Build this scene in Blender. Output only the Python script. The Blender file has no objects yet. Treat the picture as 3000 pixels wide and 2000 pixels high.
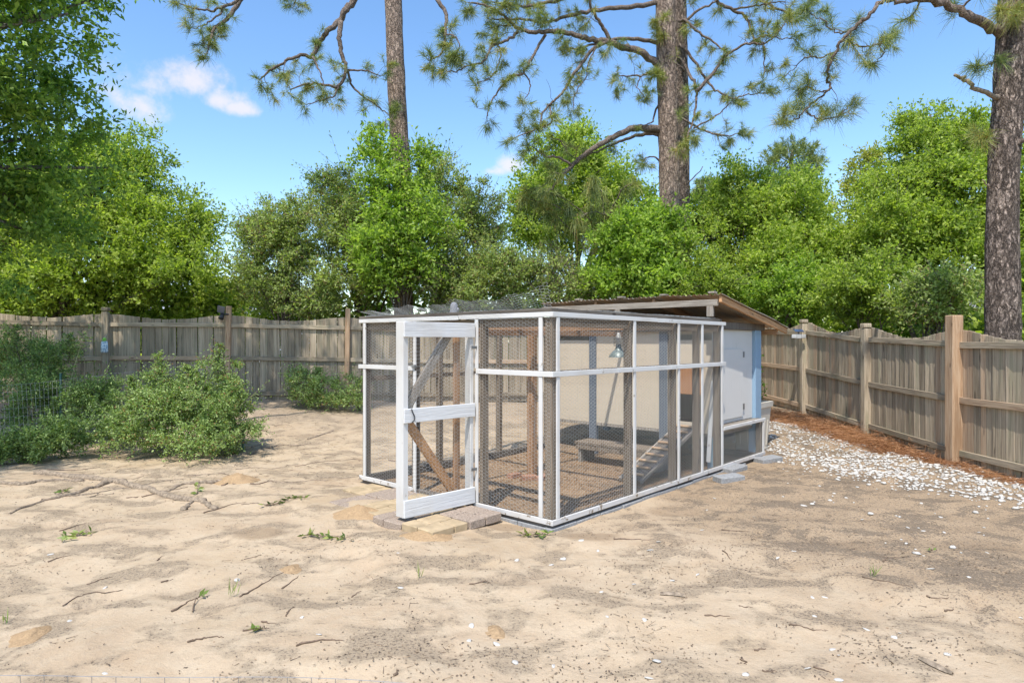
import bpy, math, random
import numpy as np
from mathutils import Vector, Matrix, Quaternion

random.seed(7); rng = np.random.default_rng(11)
scene = bpy.context.scene
COL = scene.collection

# ------------------------------------------------------------------ camera
CAMZ = 1.761; FPX = 1900.0
cam_d = bpy.data.cameras.new('camera'); cam = bpy.data.objects.new('camera', cam_d); COL.objects.link(cam)
cam_d.sensor_width = 36.0; cam_d.lens = 36.0 * FPX / 3000.0
cam_d.clip_start = 0.05; cam_d.clip_end = 2000
cam.location = (0, 0, CAMZ); cam.rotation_euler = (math.radians(90), 0, 0)
scene.camera = cam

# ------------------------------------------------------------------ light
SUN_EL = math.radians(60); SUN_AZ = math.radians(196)
world = bpy.data.worlds.new('World'); scene.world = world; world.use_nodes = True
wn = world.node_tree; wn.nodes.clear()
def wnode(t, **k):
    n = wn.nodes.new(t)
    for a, b in k.items(): setattr(n, a, b)
    return n
w_out = wnode('ShaderNodeOutputWorld'); w_bg = wnode('ShaderNodeBackground'); w_bg.inputs['Strength'].default_value = 0.15
sky = wnode('ShaderNodeTexSky', sky_type='NISHITA', sun_disc=False, sun_elevation=SUN_EL, sun_rotation=SUN_AZ,
            altitude=0, air_density=1.0, dust_density=0.6, ozone_density=1.2)
wtc = wnode('ShaderNodeTexCoord')
cn = wnode('ShaderNodeTexNoise'); cn.inputs['Scale'].default_value = 15; cn.inputs['Detail'].default_value = 8; cn.inputs['Roughness'].default_value = .6
wn.links.new(wtc.outputs['Generated'], cn.inputs['Vector'])
def cloud_blob(d, r):
    d = Vector(d).normalized()
    s = wnode('ShaderNodeVectorMath', operation='SUBTRACT'); s.inputs[1].default_value = d
    wn.links.new(wtc.outputs['Generated'], s.inputs[0])
    m = wnode('ShaderNodeVectorMath', operation='MULTIPLY'); m.inputs[1].default_value = (1 / r[0], 1 / r[1], 1 / r[2])
    wn.links.new(s.outputs[0], m.inputs[0])
    l = wnode('ShaderNodeVectorMath', operation='LENGTH'); wn.links.new(m.outputs[0], l.inputs[0])
    return l.outputs['Value']
acc = None
for d, r in (((-.555, 1, .392), (.034, .034, .018)), ((-.50, 1, .394), (.036, .036, .018)), ((-.455, 1, .372), (.024, .03, .012)),
             ((-.575, 1, .372), (.03, .03, .016)), ((-.425, 1, .360), (.018, .03, .008)),
             ((.0, 1, .272), (.020, .03, .013)), ((-.03, 1, .262), (.024, .03, .007)),
             ((-1.6, .4, .5), (.08, .06, .025)), ((1.5, .2, .45), (.07, .05, .022)), ((.5, -1, .5), (.08, .08, .025))):
    v = cloud_blob(d, r)
    if acc is None: acc = v
    else:
        mn = wnode('ShaderNodeMath', operation='MINIMUM'); wn.links.new(acc, mn.inputs[0]); wn.links.new(v, mn.inputs[1]); acc = mn.outputs[0]
cmul = wnode('ShaderNodeMath', operation='MULTIPLY_ADD'); cmul.inputs[1].default_value = 5.2
wn.links.new(cn.outputs['Fac'], cmul.inputs[0]); wn.links.new(acc, cmul.inputs[2])
cmr = wnode('ShaderNodeMapRange', interpolation_type='SMOOTHSTEP')
cmr.inputs['From Min'].default_value = 4.2; cmr.inputs['From Max'].default_value = 2.7
cmr.inputs['To Min'].default_value = 0; cmr.inputs['To Max'].default_value = .8
wn.links.new(cmul.outputs[0], cmr.inputs['Value'])
cmix = wnode('ShaderNodeMix', data_type='RGBA'); cmix.inputs['B'].default_value = (3.6, 3.4, 3.5, 1)
whs = wnode('ShaderNodeHueSaturation'); whs.inputs['Saturation'].default_value = 1.17; whs.inputs['Value'].default_value = 1.0
wn.links.new(sky.outputs[0], whs.inputs['Color'])
wn.links.new(cmr.outputs[0], cmix.inputs['Factor']); wn.links.new(whs.outputs[0], cmix.inputs['A'])
wn.links.new(cmix.outputs['Result'], w_bg.inputs['Color']); wn.links.new(w_bg.outputs[0], w_out.inputs['Surface'])

sun_d = bpy.data.lights.new('sun', 'SUN'); sun = bpy.data.objects.new('sun', sun_d); COL.objects.link(sun)
sun_d.energy = 2.9; sun_d.angle = math.radians(.55); sun_d.color = (1, .955, .885)
sdir = Vector((math.sin(SUN_AZ) * math.cos(SUN_EL), math.cos(SUN_AZ) * math.cos(SUN_EL), math.sin(SUN_EL)))
sun.rotation_euler = (-sdir).to_track_quat('-Z', 'Y').to_euler(); sun.location = (-4, -12, 22)
vs = scene.view_settings; vs.view_transform = 'Standard'; vs.look = 'None'; vs.gamma = 1; vs.exposure = 0.9; vs.use_curve_mapping = False
scene.render.engine = 'CYCLES'
cy = scene.cycles; cy.use_denoising = True; cy.max_bounces = 6; cy.diffuse_bounces = 3; cy.glossy_bounces = 2; cy.transmission_bounces = 3; cy.transparent_max_bounces = 4
cy.use_adaptive_sampling = True; cy.adaptive_threshold = .015

# ------------------------------------------------------------------ helpers
def hash2(ix, iy, seed):
    h = (ix.astype(np.int64) * 374761393 + iy.astype(np.int64) * 668265263 + seed * 974634777) & 0x7fffffff
    h = ((h ^ (h >> 13)) * 1274126177) & 0x7fffffff
    return ((h ^ (h >> 16)) & 0xffff) / 65535.0
def vnoise(x, y, s=1.0, seed=0):
    x = np.asarray(x, float) / s; y = np.asarray(y, float) / s
    ix = np.floor(x); iy = np.floor(y); fx = x - ix; fy = y - iy
    fx = fx * fx * (3 - 2 * fx); fy = fy * fy * (3 - 2 * fy)
    a = hash2(ix, iy, seed); b = hash2(ix + 1, iy, seed); c = hash2(ix, iy + 1, seed); d = hash2(ix + 1, iy + 1, seed)
    return (a * (1 - fx) + b * fx) * (1 - fy) + (c * (1 - fx) + d * fx) * fy - .5
def smooth(t): t = np.clip(t, 0, 1); return t * t * (3 - 2 * t)

TH = .8325
CO = Vector((.373, 6.043, 0)); VV = Vector((math.cos(TH), math.sin(TH), 0)); UU = Vector((-math.sin(TH), math.cos(TH), 0))
def st(x, y):
    dx = np.asarray(x, float) - CO.x; dy = np.asarray(y, float) - CO.y
    return dx * VV.x + dy * VV.y, dx * UU.x + dy * UU.y
def gz(x, y):
    x = np.asarray(x, float); y = np.asarray(y, float)
    g = smooth((y - 10) / 4) * (.36 - .018 * np.clip(x, -12, 9))
    n = .06 * vnoise(x, y, 1.7, 1) + .055 * vnoise(x + .3 * y, y * 1.5, .62, 2) + .018 * vnoise(x, y, .27, 3) + .008 * vnoise(x, y, .12, 4)
    # trodden hollows
    h = vnoise(x * .8 + 3, y * 1.3, .55, 9); n = n - .035 * np.clip(h - .22, 0, 1) * 3
    s, t = st(x, y)
    inside = smooth((s + .25) / .3) * smooth((6.2 - s) / .5) * smooth((t + .25) / .3) * smooth((3.3 - t) / .3)
    n = n * (1 - .75 * inside)
    # washed out soil at the coop corner
    return g + n - .03 * np.exp(-((s + .15) ** 2 + (t - .35) ** 2) / .15)
_fr = np.random.default_rng(77); NF = 190
FPX_ = _fr.uniform(-5.5, 6.0, NF); FPY_ = 2.2 + 8.5 * _fr.random(NF) ** 1.1; FPA = _fr.uniform(0, 3.14, NF); FPL = _fr.uniform(.09, .26, NF); FPD = _fr.uniform(.008, .03, NF)
_ok = ~((st(FPX_, FPY_)[0] > -1.2) & (st(FPX_, FPY_)[1] > -.3) & (st(FPX_, FPY_)[1] < 3.2)); FPX_, FPY_, FPA, FPL, FPD = (a[_ok] for a in (FPX_, FPY_, FPA, FPL, FPD))
gz_base = gz
def gz(x, y):
    x = np.asarray(x, float); y = np.asarray(y, float); g = gz_base(x, y)
    def one(dx, dy, a, l, d):
        u = (dx * np.cos(a) + dy * np.sin(a)) / l; v = (-dx * np.sin(a) + dy * np.cos(a)) / (l * .55); r2 = u * u + v * v
        return d * (-np.exp(-r2 ** 2 * .9) + .55 * np.exp(-(np.sqrt(r2) - 1.35) ** 2 * 7))
    if x.size > 400:
        for k in range(len(FPX_)):
            m = (np.abs(x - FPX_[k]) < .7) & (np.abs(y - FPY_[k]) < .7)
            if m.any(): g[m] += one(x[m] - FPX_[k], y[m] - FPY_[k], FPA[k], FPL[k], FPD[k])
        return g
    return g + one(x[..., None] - FPX_, y[..., None] - FPY_, FPA, FPL, FPD).sum(-1)
def gzf(x, y): return float(gz(np.array([x]), np.array([y]))[0])
def at(px, py, Y): return Vector(((px - 1500) / FPX * Y, Y, CAMZ - (py - 1000) / FPX * Y))
def G(px, py):
    """photo pixel -> point on the ground"""
    z = 0.
    for _ in range(12):
        d = (CAMZ - z) * FPX / (py - 1000); x = (px - 1500) / FPX * d
        z = .5 * z + .5 * gzf(x, d)
    return Vector((x, d, gzf(x, d)))

def link(name, me, mat=None, parent=None):
    o = bpy.data.objects.new(name, me); COL.objects.link(o)
    if mat is not None and me is not None:
        if len(me.materials) == 0: me.materials.append(mat)
    if parent is not None: o.parent = parent
    return o
def tag(o, label=None, cat=None, group=None, kind=None):
    if label: o['label'] = label
    if cat: o['category'] = cat
    if group: o['group'] = group
    if kind: o['kind'] = kind
    return o
def empty(name, loc, label, cat, group=None, rz=0):
    o = bpy.data.objects.new(name, None); COL.objects.link(o); o.location = loc; o.rotation_euler = (0, 0, rz)
    o.empty_display_size = .1
    return tag(o, label, cat, group)
def mesh_np(name, V, F, smooth_=False):
    """V (n,3); F (m,k) fixed-size faces"""
    V = np.asarray(V, np.float32); F = np.asarray(F, np.int32); k = F.shape[1]
    me = bpy.data.meshes.new(name)
    me.vertices.add(len(V)); me.vertices.foreach_set('co', V.ravel())
    me.loops.add(F.size); me.loops.foreach_set('vertex_index', F.ravel())
    me.polygons.add(len(F)); me.polygons.foreach_set('loop_start', np.arange(0, F.size, k, dtype=np.int32))
    if smooth_: me.polygons.foreach_set('use_smooth', np.ones(len(F), dtype=bool))
    me.update(calc_edges=True)
    return me
def mesh_py(name, V, F, smooth_=False):
    me = bpy.data.meshes.new(name); me.from_pydata([tuple(v) for v in V], [], F)
    if smooth_: me.polygons.foreach_set('use_smooth', np.ones(len(me.polygons), dtype=bool))
    me.update(); return me

class Acc:
    """accumulates geometry of ONE part"""
    def __init__(s): s.V = []; s.F = []; s.n = 0
    def add(s, V, F):
        s.V += [tuple(v) for v in V]; s.F += [tuple(i + s.n for i in f) for f in F]; s.n += len(V); return s
    def box(s, c, size, rot=None, ch=0.0):
        V, F = chbox(size[0], size[1], size[2], ch); M = rot if rot is not None else Matrix.Identity(3)
        return s.add([M @ Vector(v) + Vector(c) for v in V], F)
    def tube(s, pts, rad, n=6, cap=True):
        V, F = tube(pts, rad, n, cap); return s.add(V, F)
    def obj(s, name, mat, parent=None, sm=False):
        return link(name, mesh_py(name, s.V, s.F, sm), mat, parent)
def chbox(x, y, z, ch):
    x /= 2; y /= 2; z /= 2
    if ch <= 0:
        V = [(-x, -y, -z), (x, -y, -z), (x, y, -z), (-x, y, -z), (-x, -y, z), (x, -y, z), (x, y, z), (-x, y, z)]
        return V, [(0, 3, 2, 1), (4, 5, 6, 7), (0, 1, 5, 4), (1, 2, 6, 5), (2, 3, 7, 6), (3, 0, 4, 7)]
    ch = min(ch, x * .6, y * .6, z * .6)
    V = []; idx = {}
    for sx in (-1, 1):
        for sy in (-1, 1):
            for sz in (-1, 1):
                for ax in range(3):
                    p = [sx * (x - ch), sy * (y - ch), sz * (z - ch)]; p[ax] = (sx * x, sy * y, sz * z)[ax]
                    idx[(sx, sy, sz, ax)] = len(V); V.append(tuple(p))
    F = []
    def face(keys, nrm):
        f = [idx[k] for k in keys]
        a, b, c = (Vector(V[f[i]]) for i in range(3))
        if (b - a).cross(c - a).dot(Vector(nrm)) < 0: f.reverse()
        F.append(tuple(f))
    for ax in range(3):
        o1, o2 = [i for i in range(3) if i != ax]
        for sg in (-1, 1):
            ks = []
            for a, b in ((-1, -1), (1, -1), (1, 1), (-1, 1)):
                s3 = [0, 0, 0]; s3[ax] = sg; s3[o1] = a; s3[o2] = b; ks.append((*s3, ax))
            nn = [0, 0, 0]; nn[ax] = sg; face(ks, nn)
        for a in (-1, 1):
            for b in (-1, 1):
                k1 = [0, 0, 0]; k1[o1] = a; k1[o2] = b
                lo = list(k1); lo[ax] = -1; hi = list(k1); hi[ax] = 1
                face([(*lo, o1), (*hi, o1), (*hi, o2), (*lo, o2)], k1)
    for sx in (-1, 1):
        for sy in (-1, 1):
            for sz in (-1, 1): face([(sx, sy, sz, 0), (sx, sy, sz, 1), (sx, sy, sz, 2)], (sx, sy, sz))
    return V, F
def tube(pts, rad, n=6, cap=True):
    pts = [Vector(p) for p in pts]; V = []; F = []
    if not hasattr(rad, '__len__'): rad = [rad] * len(pts)
    t = (pts[1] - pts[0]).normalized(); x = t.orthogonal().normalized()
    for i, p in enumerate(pts):
        if i: 
            t2 = (pts[min(i + 1, len(pts) - 1)] - pts[i - 1]).normalized()
            if t2.length < 1e-6: t2 = t
            x = (t.rotation_difference(t2) @ x); t = t2
        x = (x - t * x.dot(t)).normalized(); y = t.cross(x)
        for k in range(n):
            a = 2 * math.pi * k / n; V.append(p + (x * math.cos(a) + y * math.sin(a)) * rad[i])
    for i in range(len(pts) - 1):
        for k in range(n):
            a = i * n + k; b = i * n + (k + 1) % n; F.append((a, b, b + n, a + n))
    if cap:
        F.append(tuple(range(n - 1, -1, -1))); m = (len(pts) - 1) * n; F.append(tuple(m + k for k in range(n)))
    return V, F
def spline(P, per=5):
    P = [Vector(p) for p in P]; out = []
    Q = [P[0] * 2 - P[1]] + P + [P[-1] * 2 - P[-2]]
    for i in range(1, len(Q) - 2):
        p0, p1, p2, p3 = Q[i - 1:i + 3]
        for k in range(per):
            t = k / per
            out.append(.5 * ((2 * p1) + (p2 - p0) * t + (2 * p0 - 5 * p1 + 4 * p2 - p3) * t * t + (3 * p1 - p0 - 3 * p2 + p3) * t ** 3))
    out.append(P[-1]); return out
BCACHE = {}
def board(name, p0, p1, w, d, mat, parent=None, side=(1, 0, 0), ch=.004):
    """a plank from p0 to p1; local Z runs along it, local X (width w) along 'side'"""
    p0 = Vector(p0); p1 = Vector(p1); z = p1 - p0; L = z.length; z.normalize()
    x = Vector(side); x = (x - z * x.dot(z)).normalized(); y = z.cross(x)
    key = (round(w, 3), round(d, 3), round(L, 2), mat.name)
    if key not in BCACHE:
        V, F = chbox(w, d, 1, 0); V, F = chbox(w, d, round(L, 2), ch); me = mesh_py(name, V, F); me.materials.append(mat); BCACHE[key] = me
    o = link(name, BCACHE[key], None, parent)
    M = Matrix((x, y, z)).transposed().to_4x4(); M.translation = (p0 + p1) / 2
    o.matrix_local = M; o.scale = (1, 1, L / round(L, 2)) if abs(L - round(L, 2)) > 1e-6 else (1, 1, 1)
    return o

# ------------------------------------------------------------------ materials
def mat_new(name):
    m = bpy.data.materials.new(name); m.use_nodes = True; nt = m.node_tree; nt.nodes.clear()
    out = nt.nodes.new('ShaderNodeOutputMaterial'); b = nt.nodes.new('ShaderNodeBsdfPrincipled'); nt.links.new(b.outputs[0], out.inputs['Surface'])
    return m, nt, b, out
def N(nt, t, ins=None, **k):
    n = nt.nodes.new(t)
    for a, v in k.items(): setattr(n, a, v)
    for a, v in (ins or {}).items():
        if isinstance(v, bpy.types.NodeSocket): nt.links.new(v, n.inputs[a])
        else: n.inputs[a].default_value = v
    return n
def ramp(nt, fac, stops, interp='LINEAR'):
    r = nt.nodes.new('ShaderNodeValToRGB'); r.color_ramp.interpolation = interp; e = r.color_ramp.elements
    while len(e) < len(stops): e.new(.5)
    for i, (p, c) in enumerate(stops):
        e[i].position = p; e[i].color = (*c, 1) if len(c) == 3 else c
    nt.links.new(fac, r.inputs['Fac']); return r.outputs['Color']
def mix(nt, f, a, b, mode='MIX'):
    n = nt.nodes.new('ShaderNodeMix'); n.data_type = 'RGBA'; n.blend_type = mode
    for key, v in (('Factor', f), ('A', a), ('B', b)):
        if isinstance(v, bpy.types.NodeSocket): nt.links.new(v, n.inputs[key])
        elif key == 'Factor': n.inputs[key].default_value = v
        else: n.inputs[key].default_value = (*v, 1)
    return n.outputs['Result']
def math_(nt, op, a, b=None, clamp=False):
    n = nt.nodes.new('ShaderNodeMath'); n.operation = op; n.use_clamp = clamp
    for i, v in enumerate((a, b)):
        if v is None: continue
        if isinstance(v, bpy.types.NodeSocket): nt.links.new(v, n.inputs[i])
        else: n.inputs[i].default_value = v
    return n.outputs[0]
def mrange(nt, v, a, b, c=0., d=1.):
    n = N(nt, 'ShaderNodeMapRange', {'Value': v, 'From Min': a, 'From Max': b, 'To Min': c, 'To Max': d}, interpolation_type='SMOOTHSTEP'); return n.outputs[0]
def obj_coords(nt, scale, offs=True):
    tc = N(nt, 'ShaderNodeTexCoord'); oi = N(nt, 'ShaderNodeObjectInfo')
    if offs:
        k = math_(nt, 'MULTIPLY', oi.outputs['Random'], 37.0)
        cx = N(nt, 'ShaderNodeCombineXYZ', {0: k, 1: k, 2: k})
        v = N(nt, 'ShaderNodeVectorMath', {0: tc.outputs['Object'], 1: cx.outputs[0]}, operation='ADD').outputs[0]
    else: v = tc.outputs['Object']
    mp = N(nt, 'ShaderNodeVectorMath', {0: v, 1: scale}, operation='MULTIPLY'); return mp.outputs[0], oi.outputs['Random'], v
def bump(nt, b, h, strength=.4, dist=.01):
    bp = N(nt, 'ShaderNodeBump', {'Height': h, 'Strength': strength, 'Distance': dist}); nt.links.new(bp.outputs[0], b.inputs['Normal'])

def wood_mat(name, light, mid, dark, tint=.35, stain=None, stain_amt=.5, rough=.8):
    m, nt, b, _ = mat_new(name)
    v, r, raw = obj_coords(nt, (34, 34, 1.6))
    n1 = N(nt, 'ShaderNodeTexNoise', {'Vector': v, 'Scale': 1.6, 'Detail': 6, 'Roughness': .65, 'Distortion': .25}).outputs['Fac']
    v2 = N(nt, 'ShaderNodeVectorMath', {0: raw, 1: (5, 5, .9)}, operation='MULTIPLY').outputs[0]
    n2 = N(nt, 'ShaderNodeTexNoise', {'Vector': v2, 'Scale': 1.5, 'Detail': 3}).outputs['Fac']
    c = ramp(nt, n1, [(.28, dark), (.46, mid), (.68, light)])
    c = mix(nt, mrange(nt, n2, .52, .72, 0, .55), c, dark)
    if stain is not None: c = mix(nt, mrange(nt, n2, .48, .3, 0, stain_amt), c, stain)
    # knots
    v3 = N(nt, 'ShaderNodeVectorMath', {0: raw, 1: (7, 7, 2.2)}, operation='MULTIPLY').outputs[0]
    vo = N(nt, 'ShaderNodeTexVoronoi', {'Vector': v3, 'Scale': 1.0}).outputs['Distance']
    c = mix(nt, mrange(nt, vo, .12, .05, 0, .75), c, tuple(x * .45 for x in dark))
    br = math_(nt, 'MULTIPLY_ADD', r, tint); br.node.inputs[2].default_value = 1 - tint / 2
    c = mix(nt, 1.0, c, N(nt, 'ShaderNodeCombineXYZ', {0: br, 1: br, 2: br}).outputs[0], 'MULTIPLY')
    nt.links.new(c, b.inputs['Base Color']); b.inputs['Roughness'].default_value = rough
    b.inputs['Specular IOR Level'].default_value = .2
    bump(nt, b, n1, .5, .006); return m
def paint_mat(name, col, wood=(.30, .25, .19), chip=.66, dirt=(.45, .40, .33), rough=.55, grain=.35):
    m, nt, b, _ = mat_new(name)
    v, r, raw = obj_coords(nt, (30, 30, 1.8))
    n1 = N(nt, 'ShaderNodeTexNoise', {'Vector': v, 'Scale': 1.5, 'Detail': 6, 'Roughness': .6, 'Distortion': .6}).outputs['Fac']
    n2 = N(nt, 'ShaderNodeTexNoise', {'Vector': raw, 'Scale': 9., 'Detail': 8, 'Roughness': .7}).outputs['Fac']
    n3 = N(nt, 'ShaderNodeTexNoise', {'Vector': raw, 'Scale': 2.2, 'Detail': 3}).outputs['Fac']
    c = mix(nt, mrange(nt, n3, .45, .75, 0, .4), col, dirt)
    c = mix(nt, mrange(nt, n1, .60, .72, 0, .45), c, tuple(x * .62 for x in col))
    mx = math_(nt, 'MULTIPLY_ADD', n1, .25); nt.links.new(n2, mx.node.inputs[2])
    c = mix(nt, mrange(nt, mx, chip + .11, chip + .14, 0, 1), c, wood)
    nt.links.new(c, b.inputs['Base Color']); b.inputs['Roughness'].default_value = rough
    bump(nt, b, n1, grain, .006); return m
def plain_mat(name, col, rough=.6, metal=0., var=.2, scale=12., spec=.4, bumpk=.15):
    m, nt, b, _ = mat_new(name)
    v, r, raw = obj_coords(nt, (1, 1, 1))
    n = N(nt, 'ShaderNodeTexNoise', {'Vector': raw, 'Scale': scale, 'Detail': 5}).outputs['Fac']
    c = ramp(nt, n, [(.25, tuple(x * (1 - var) for x in col)), (.75, tuple(min(1, x * (1 + var * .6)) for x in col))])
    nt.links.new(c, b.inputs['Base Color']); b.inputs['Roughness'].default_value = rough; b.inputs['Metallic'].default_value = metal
    b.inputs['Specular IOR Level'].default_value = spec
    if bumpk: bump(nt, b, n, bumpk, .01)
    return m
def leaf_mat(name, dark, mid, light, trans=.35, rough=.42, odd=None):
    m, nt, b, out = mat_new(name)
    g = N(nt, 'ShaderNodeNewGeometry'); r = g.outputs['Random Per Island']
    nz = N(nt, 'ShaderNodeTexNoise', {'Vector': g.outputs['Position'], 'Scale': 1.1, 'Detail': 2}).outputs['Fac']
    f = math_(nt, 'MULTIPLY_ADD', nz, .9); f.node.inputs[2].default_value = -.45
    f = math_(nt, 'ADD', f, r)
    stops = [(.05, dark), (.5, mid), (.92, light)]
    c = ramp(nt, f, stops)
    if odd: c = mix(nt, mrange(nt, r, .94, .96), c, odd)
    nt.links.new(c, b.inputs['Base Color']); b.inputs['Roughness'].default_value = rough; b.inputs['Specular IOR Level'].default_value = .38
    t = N(nt, 'ShaderNodeBsdfTranslucent'); c2 = mix(nt, 1., c, (1.15, 1.25, .55), 'MULTIPLY'); nt.links.new(c2, t.inputs['Color'])
    ms = N(nt, 'ShaderNodeMixShader', {0: trans, 1: b.outputs[0], 2: t.outputs[0]}); nt.links.new(ms.outputs[0], out.inputs['Surface'])
    return m
def bark_mat(name, pale, mid, dark, sc=(11, 11, 4.2), crev=(.07, .055, .045), k=1.0):
    m, nt, b, _ = mat_new(name)
    v, r, raw = obj_coords(nt, sc)
    nz = N(nt, 'ShaderNodeTexNoise', {'Vector': v, 'Scale': 1.1, 'Detail': 5, 'Roughness': .65})
    dv = N(nt, 'ShaderNodeVectorMath', {0: nz.outputs['Color'], 1: (2.4, 2.4, 2.4)}, operation='MULTIPLY').outputs[0]
    vv = N(nt, 'ShaderNodeVectorMath', {0: v, 1: dv}, operation='ADD').outputs[0]
    ve = N(nt, 'ShaderNodeTexVoronoi', {'Vector': vv, 'Scale': 1.0}, feature='DISTANCE_TO_EDGE').outputs['Distance']
    ve2 = N(nt, 'ShaderNodeTexVoronoi', {'Vector': vv, 'Scale': 2.3}, feature='DISTANCE_TO_EDGE').outputs['Distance']
    vc = N(nt, 'ShaderNodeTexVoronoi', {'Vector': vv, 'Scale': 2.3}).outputs['Color']
    n2 = N(nt, 'ShaderNodeTexNoise', {'Vector': raw, 'Scale': 34., 'Detail': 6, 'Roughness': .7}).outputs['Fac']
    n3 = N(nt, 'ShaderNodeTexNoise', {'Vector': raw, 'Scale': 2.2, 'Detail': 3}).outputs['Fac']
    sp = N(nt, 'ShaderNodeSeparateColor', {0: vc}).outputs[0]
    f = math_(nt, 'MULTIPLY_ADD', n2, .7); nt.links.new(math_(nt, 'MULTIPLY', math_(nt, 'ADD', sp, n3), .28), f.node.inputs[2])
    c = ramp(nt, f, [(.38, dark), (.58, mid), (.82, pale)])
    c = mix(nt, mrange(nt, ve2, .09, .0, 0, .5), c, dark)
    c = mix(nt, mrange(nt, ve, .10, .01, 0, .85), c, crev)
    nt.links.new(c, b.inputs['Base Color']); b.inputs['Roughness'].default_value = .9; b.inputs['Specular IOR Level'].default_value = .1
    h = math_(nt, 'MULTIPLY_ADD', n2, .3); nt.links.new(math_(nt, 'ADD', mrange(nt, ve, 0, .2), math_(nt, 'MULTIPLY', mrange(nt, ve2, 0, .15), .5)), h.node.inputs[2])
    bump(nt, b, h, .9 * k, .03); return m

M = {}
M['fence'] = wood_mat('weathered_fence_wood', (.46, .375, .265), (.325, .26, .18), (.13, .10, .068), .55, stain=(.17, .175, .105), stain_amt=.45)
M['fence_tan'] = wood_mat('newer_fence_wood', (.50, .38, .26), (.40, .28, .18), (.20, .13, .08), .3)
M['post_tan'] = wood_mat('tan_post_wood', (.52, .38, .25), (.42, .27, .16), (.22, .135, .075), .2)
M['grey_wood'] = wood_mat('grey_lumber', (.36, .32, .27), (.25, .215, .175), (.10, .085, .068), .35)
M['dark_wood'] = wood_mat('dark_weathered_lumber', (.20, .175, .145), (.135, .115, .095), (.06, .05, .04), .3)
M['post_wood'] = wood_mat('brown_grey_post_wood', (.27, .215, .16), (.185, .145, .105), (.08, .062, .045), .3)
M['brown_wood'] = wood_mat('brown_lumber', (.42, .26, .15), (.31, .18, .10), (.16, .095, .055), .25, stain=(.28, .25, .22), stain_amt=.7)
M['orange_wood'] = wood_mat('orange_lumber', (.55, .33, .17), (.44, .24, .115), (.24, .125, .06), .2)
M['ply'] = wood_mat('orange_plywood', (.42, .23, .12), (.33, .165, .08), (.18, .085, .045), .2)
M['white'] = paint_mat('white_paint', (.62, .605, .575))
M['white_muddy'] = paint_mat('mud_splashed_white_paint', (.60, .58, .55), chip=.585, dirt=(.36, .29, .2), wood=(.24, .19, .14))
M['white_board'] = paint_mat('white_painted_board', (.64, .64, .63), chip=.72, grain=.9)
M['cream'] = paint_mat('cream_painted_plywood', (.56, .47, .355), chip=.8, dirt=(.5, .42, .31), grain=.12)
M['white_ply'] = paint_mat('white_painted_plywood', (.64, .615, .57), chip=.77, dirt=(.6, .56, .5), grain=.15)
M['blue'] = paint_mat('blue_paint', (.25, .37, .48), chip=.74, dirt=(.22, .33, .43), grain=.2)
M['slate'] = paint_mat('slate_blue_paint', (.13, .15, .175), chip=.8, dirt=(.10, .115, .13), grain=.2)
M['wire'] = plain_mat('galvanised_wire', (.52, .52, .50), .5, .35, .25, 30., bumpk=0)
M['wire_green'] = plain_mat('green_coated_wire', (.16, .26, .20), .5, .0, .25, 30., bumpk=0)
M['metal_dark'] = plain_mat('dark_metal', (.09, .09, .09), .5, .6)
M['metal_grey'] = plain_mat('grey_hinge_metal', (.28, .28, .28), .45, .7)
M['tan_paver'] = plain_mat('tan_concrete_paver', (.46, .35, .215), .9, 0, .28, 9., .2, .5)
M['pink_paver'] = plain_mat('pinkish_aggregate_paver', (.38, .30, .235), .9, 0, .5, 70., .2, .9)
M['block'] = plain_mat('grey_concrete_block', (.30, .30, .295), .92, 0, .3, 40., .2, .5)
M['brick'] = plain_mat('red_clay_brick', (.36, .20, .13), .9, 0, .35, 30., .2, .5)
M['stone'] = plain_mat('white_limestone', (.58, .545, .485), .9, 0, .4, 30., .3, .3)
M['planter'] = plain_mat('beige_planter_plastic', (.56, .52, .44), .55, 0, .08, 6., .4, .05)
M['enamel'] = plain_mat('green_grey_enamel', (.17, .20, .18), .4, .2, .3, 25., .5, .05)
M['black'] = plain_mat('black_plastic', (.025, .026, .028), .45, 0, .2, 10., .5, .05)
M['panel'] = plain_mat('solar_glass', (.05, .075, .13), .15, 0, .3, 40., .6, 0)
M['white_plastic'] = plain_mat('white_plastic', (.46, .45, .42), .45, 0, .1, 10., .4, .05)
M['grey_plastic'] = plain_mat('grey_plastic', (.22, .22, .24), .6, 0, .15, 10., .4, .05)
M['green_plastic'] = plain_mat('lime_green_plastic', (.22, .55, .08), .4, 0, .1, 10., .4, .05)
M['stake'] = plain_mat('green_steel_stake', (.05, .13, .11), .5, .2, .3, 20., .4, .1)
M['mound'] = plain_mat('orange_sand', (.39, .265, .15), .95, 0, .25, 60., .1, .8)
M['root'] = plain_mat('root_bark', (.30, .235, .17), .9, 0, .6, 34., .15, 1.)
M['twig'] = plain_mat('dry_twig', (.19, .135, .095), .9, 0, .45, 40., .2, .3)
M['needle_dry'] = leaf_mat('dry_pine_straw', (.20, .085, .035), (.36, .165, .07), (.50, .27, .13), .15, .6)
M['litter'] = leaf_mat('leaf_litter', (.07, .05, .035), (.17, .12, .08), (.30, .21, .13), .05, .8)
M['chips'] = leaf_mat('coop_litter', (.12, .065, .03), (.25, .14, .065), (.40, .26, .14), .05, .8)
M['pine_bark'] = bark_mat('pine_bark', (.60, .46, .36), (.42, .31, .24), (.22, .165, .13))
M['pine_bark_grey'] = bark_mat('grey_pine_bark', (.56, .44, .35), (.38, .295, .24), (.19, .155, .13), (11, 11, 4.5), k=1.3)
M['limb'] = bark_mat('limb_bark', (.34, .27, .22), (.22, .17, .135), (.10, .075, .06), (20, 20, 9), k=.6)
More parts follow.
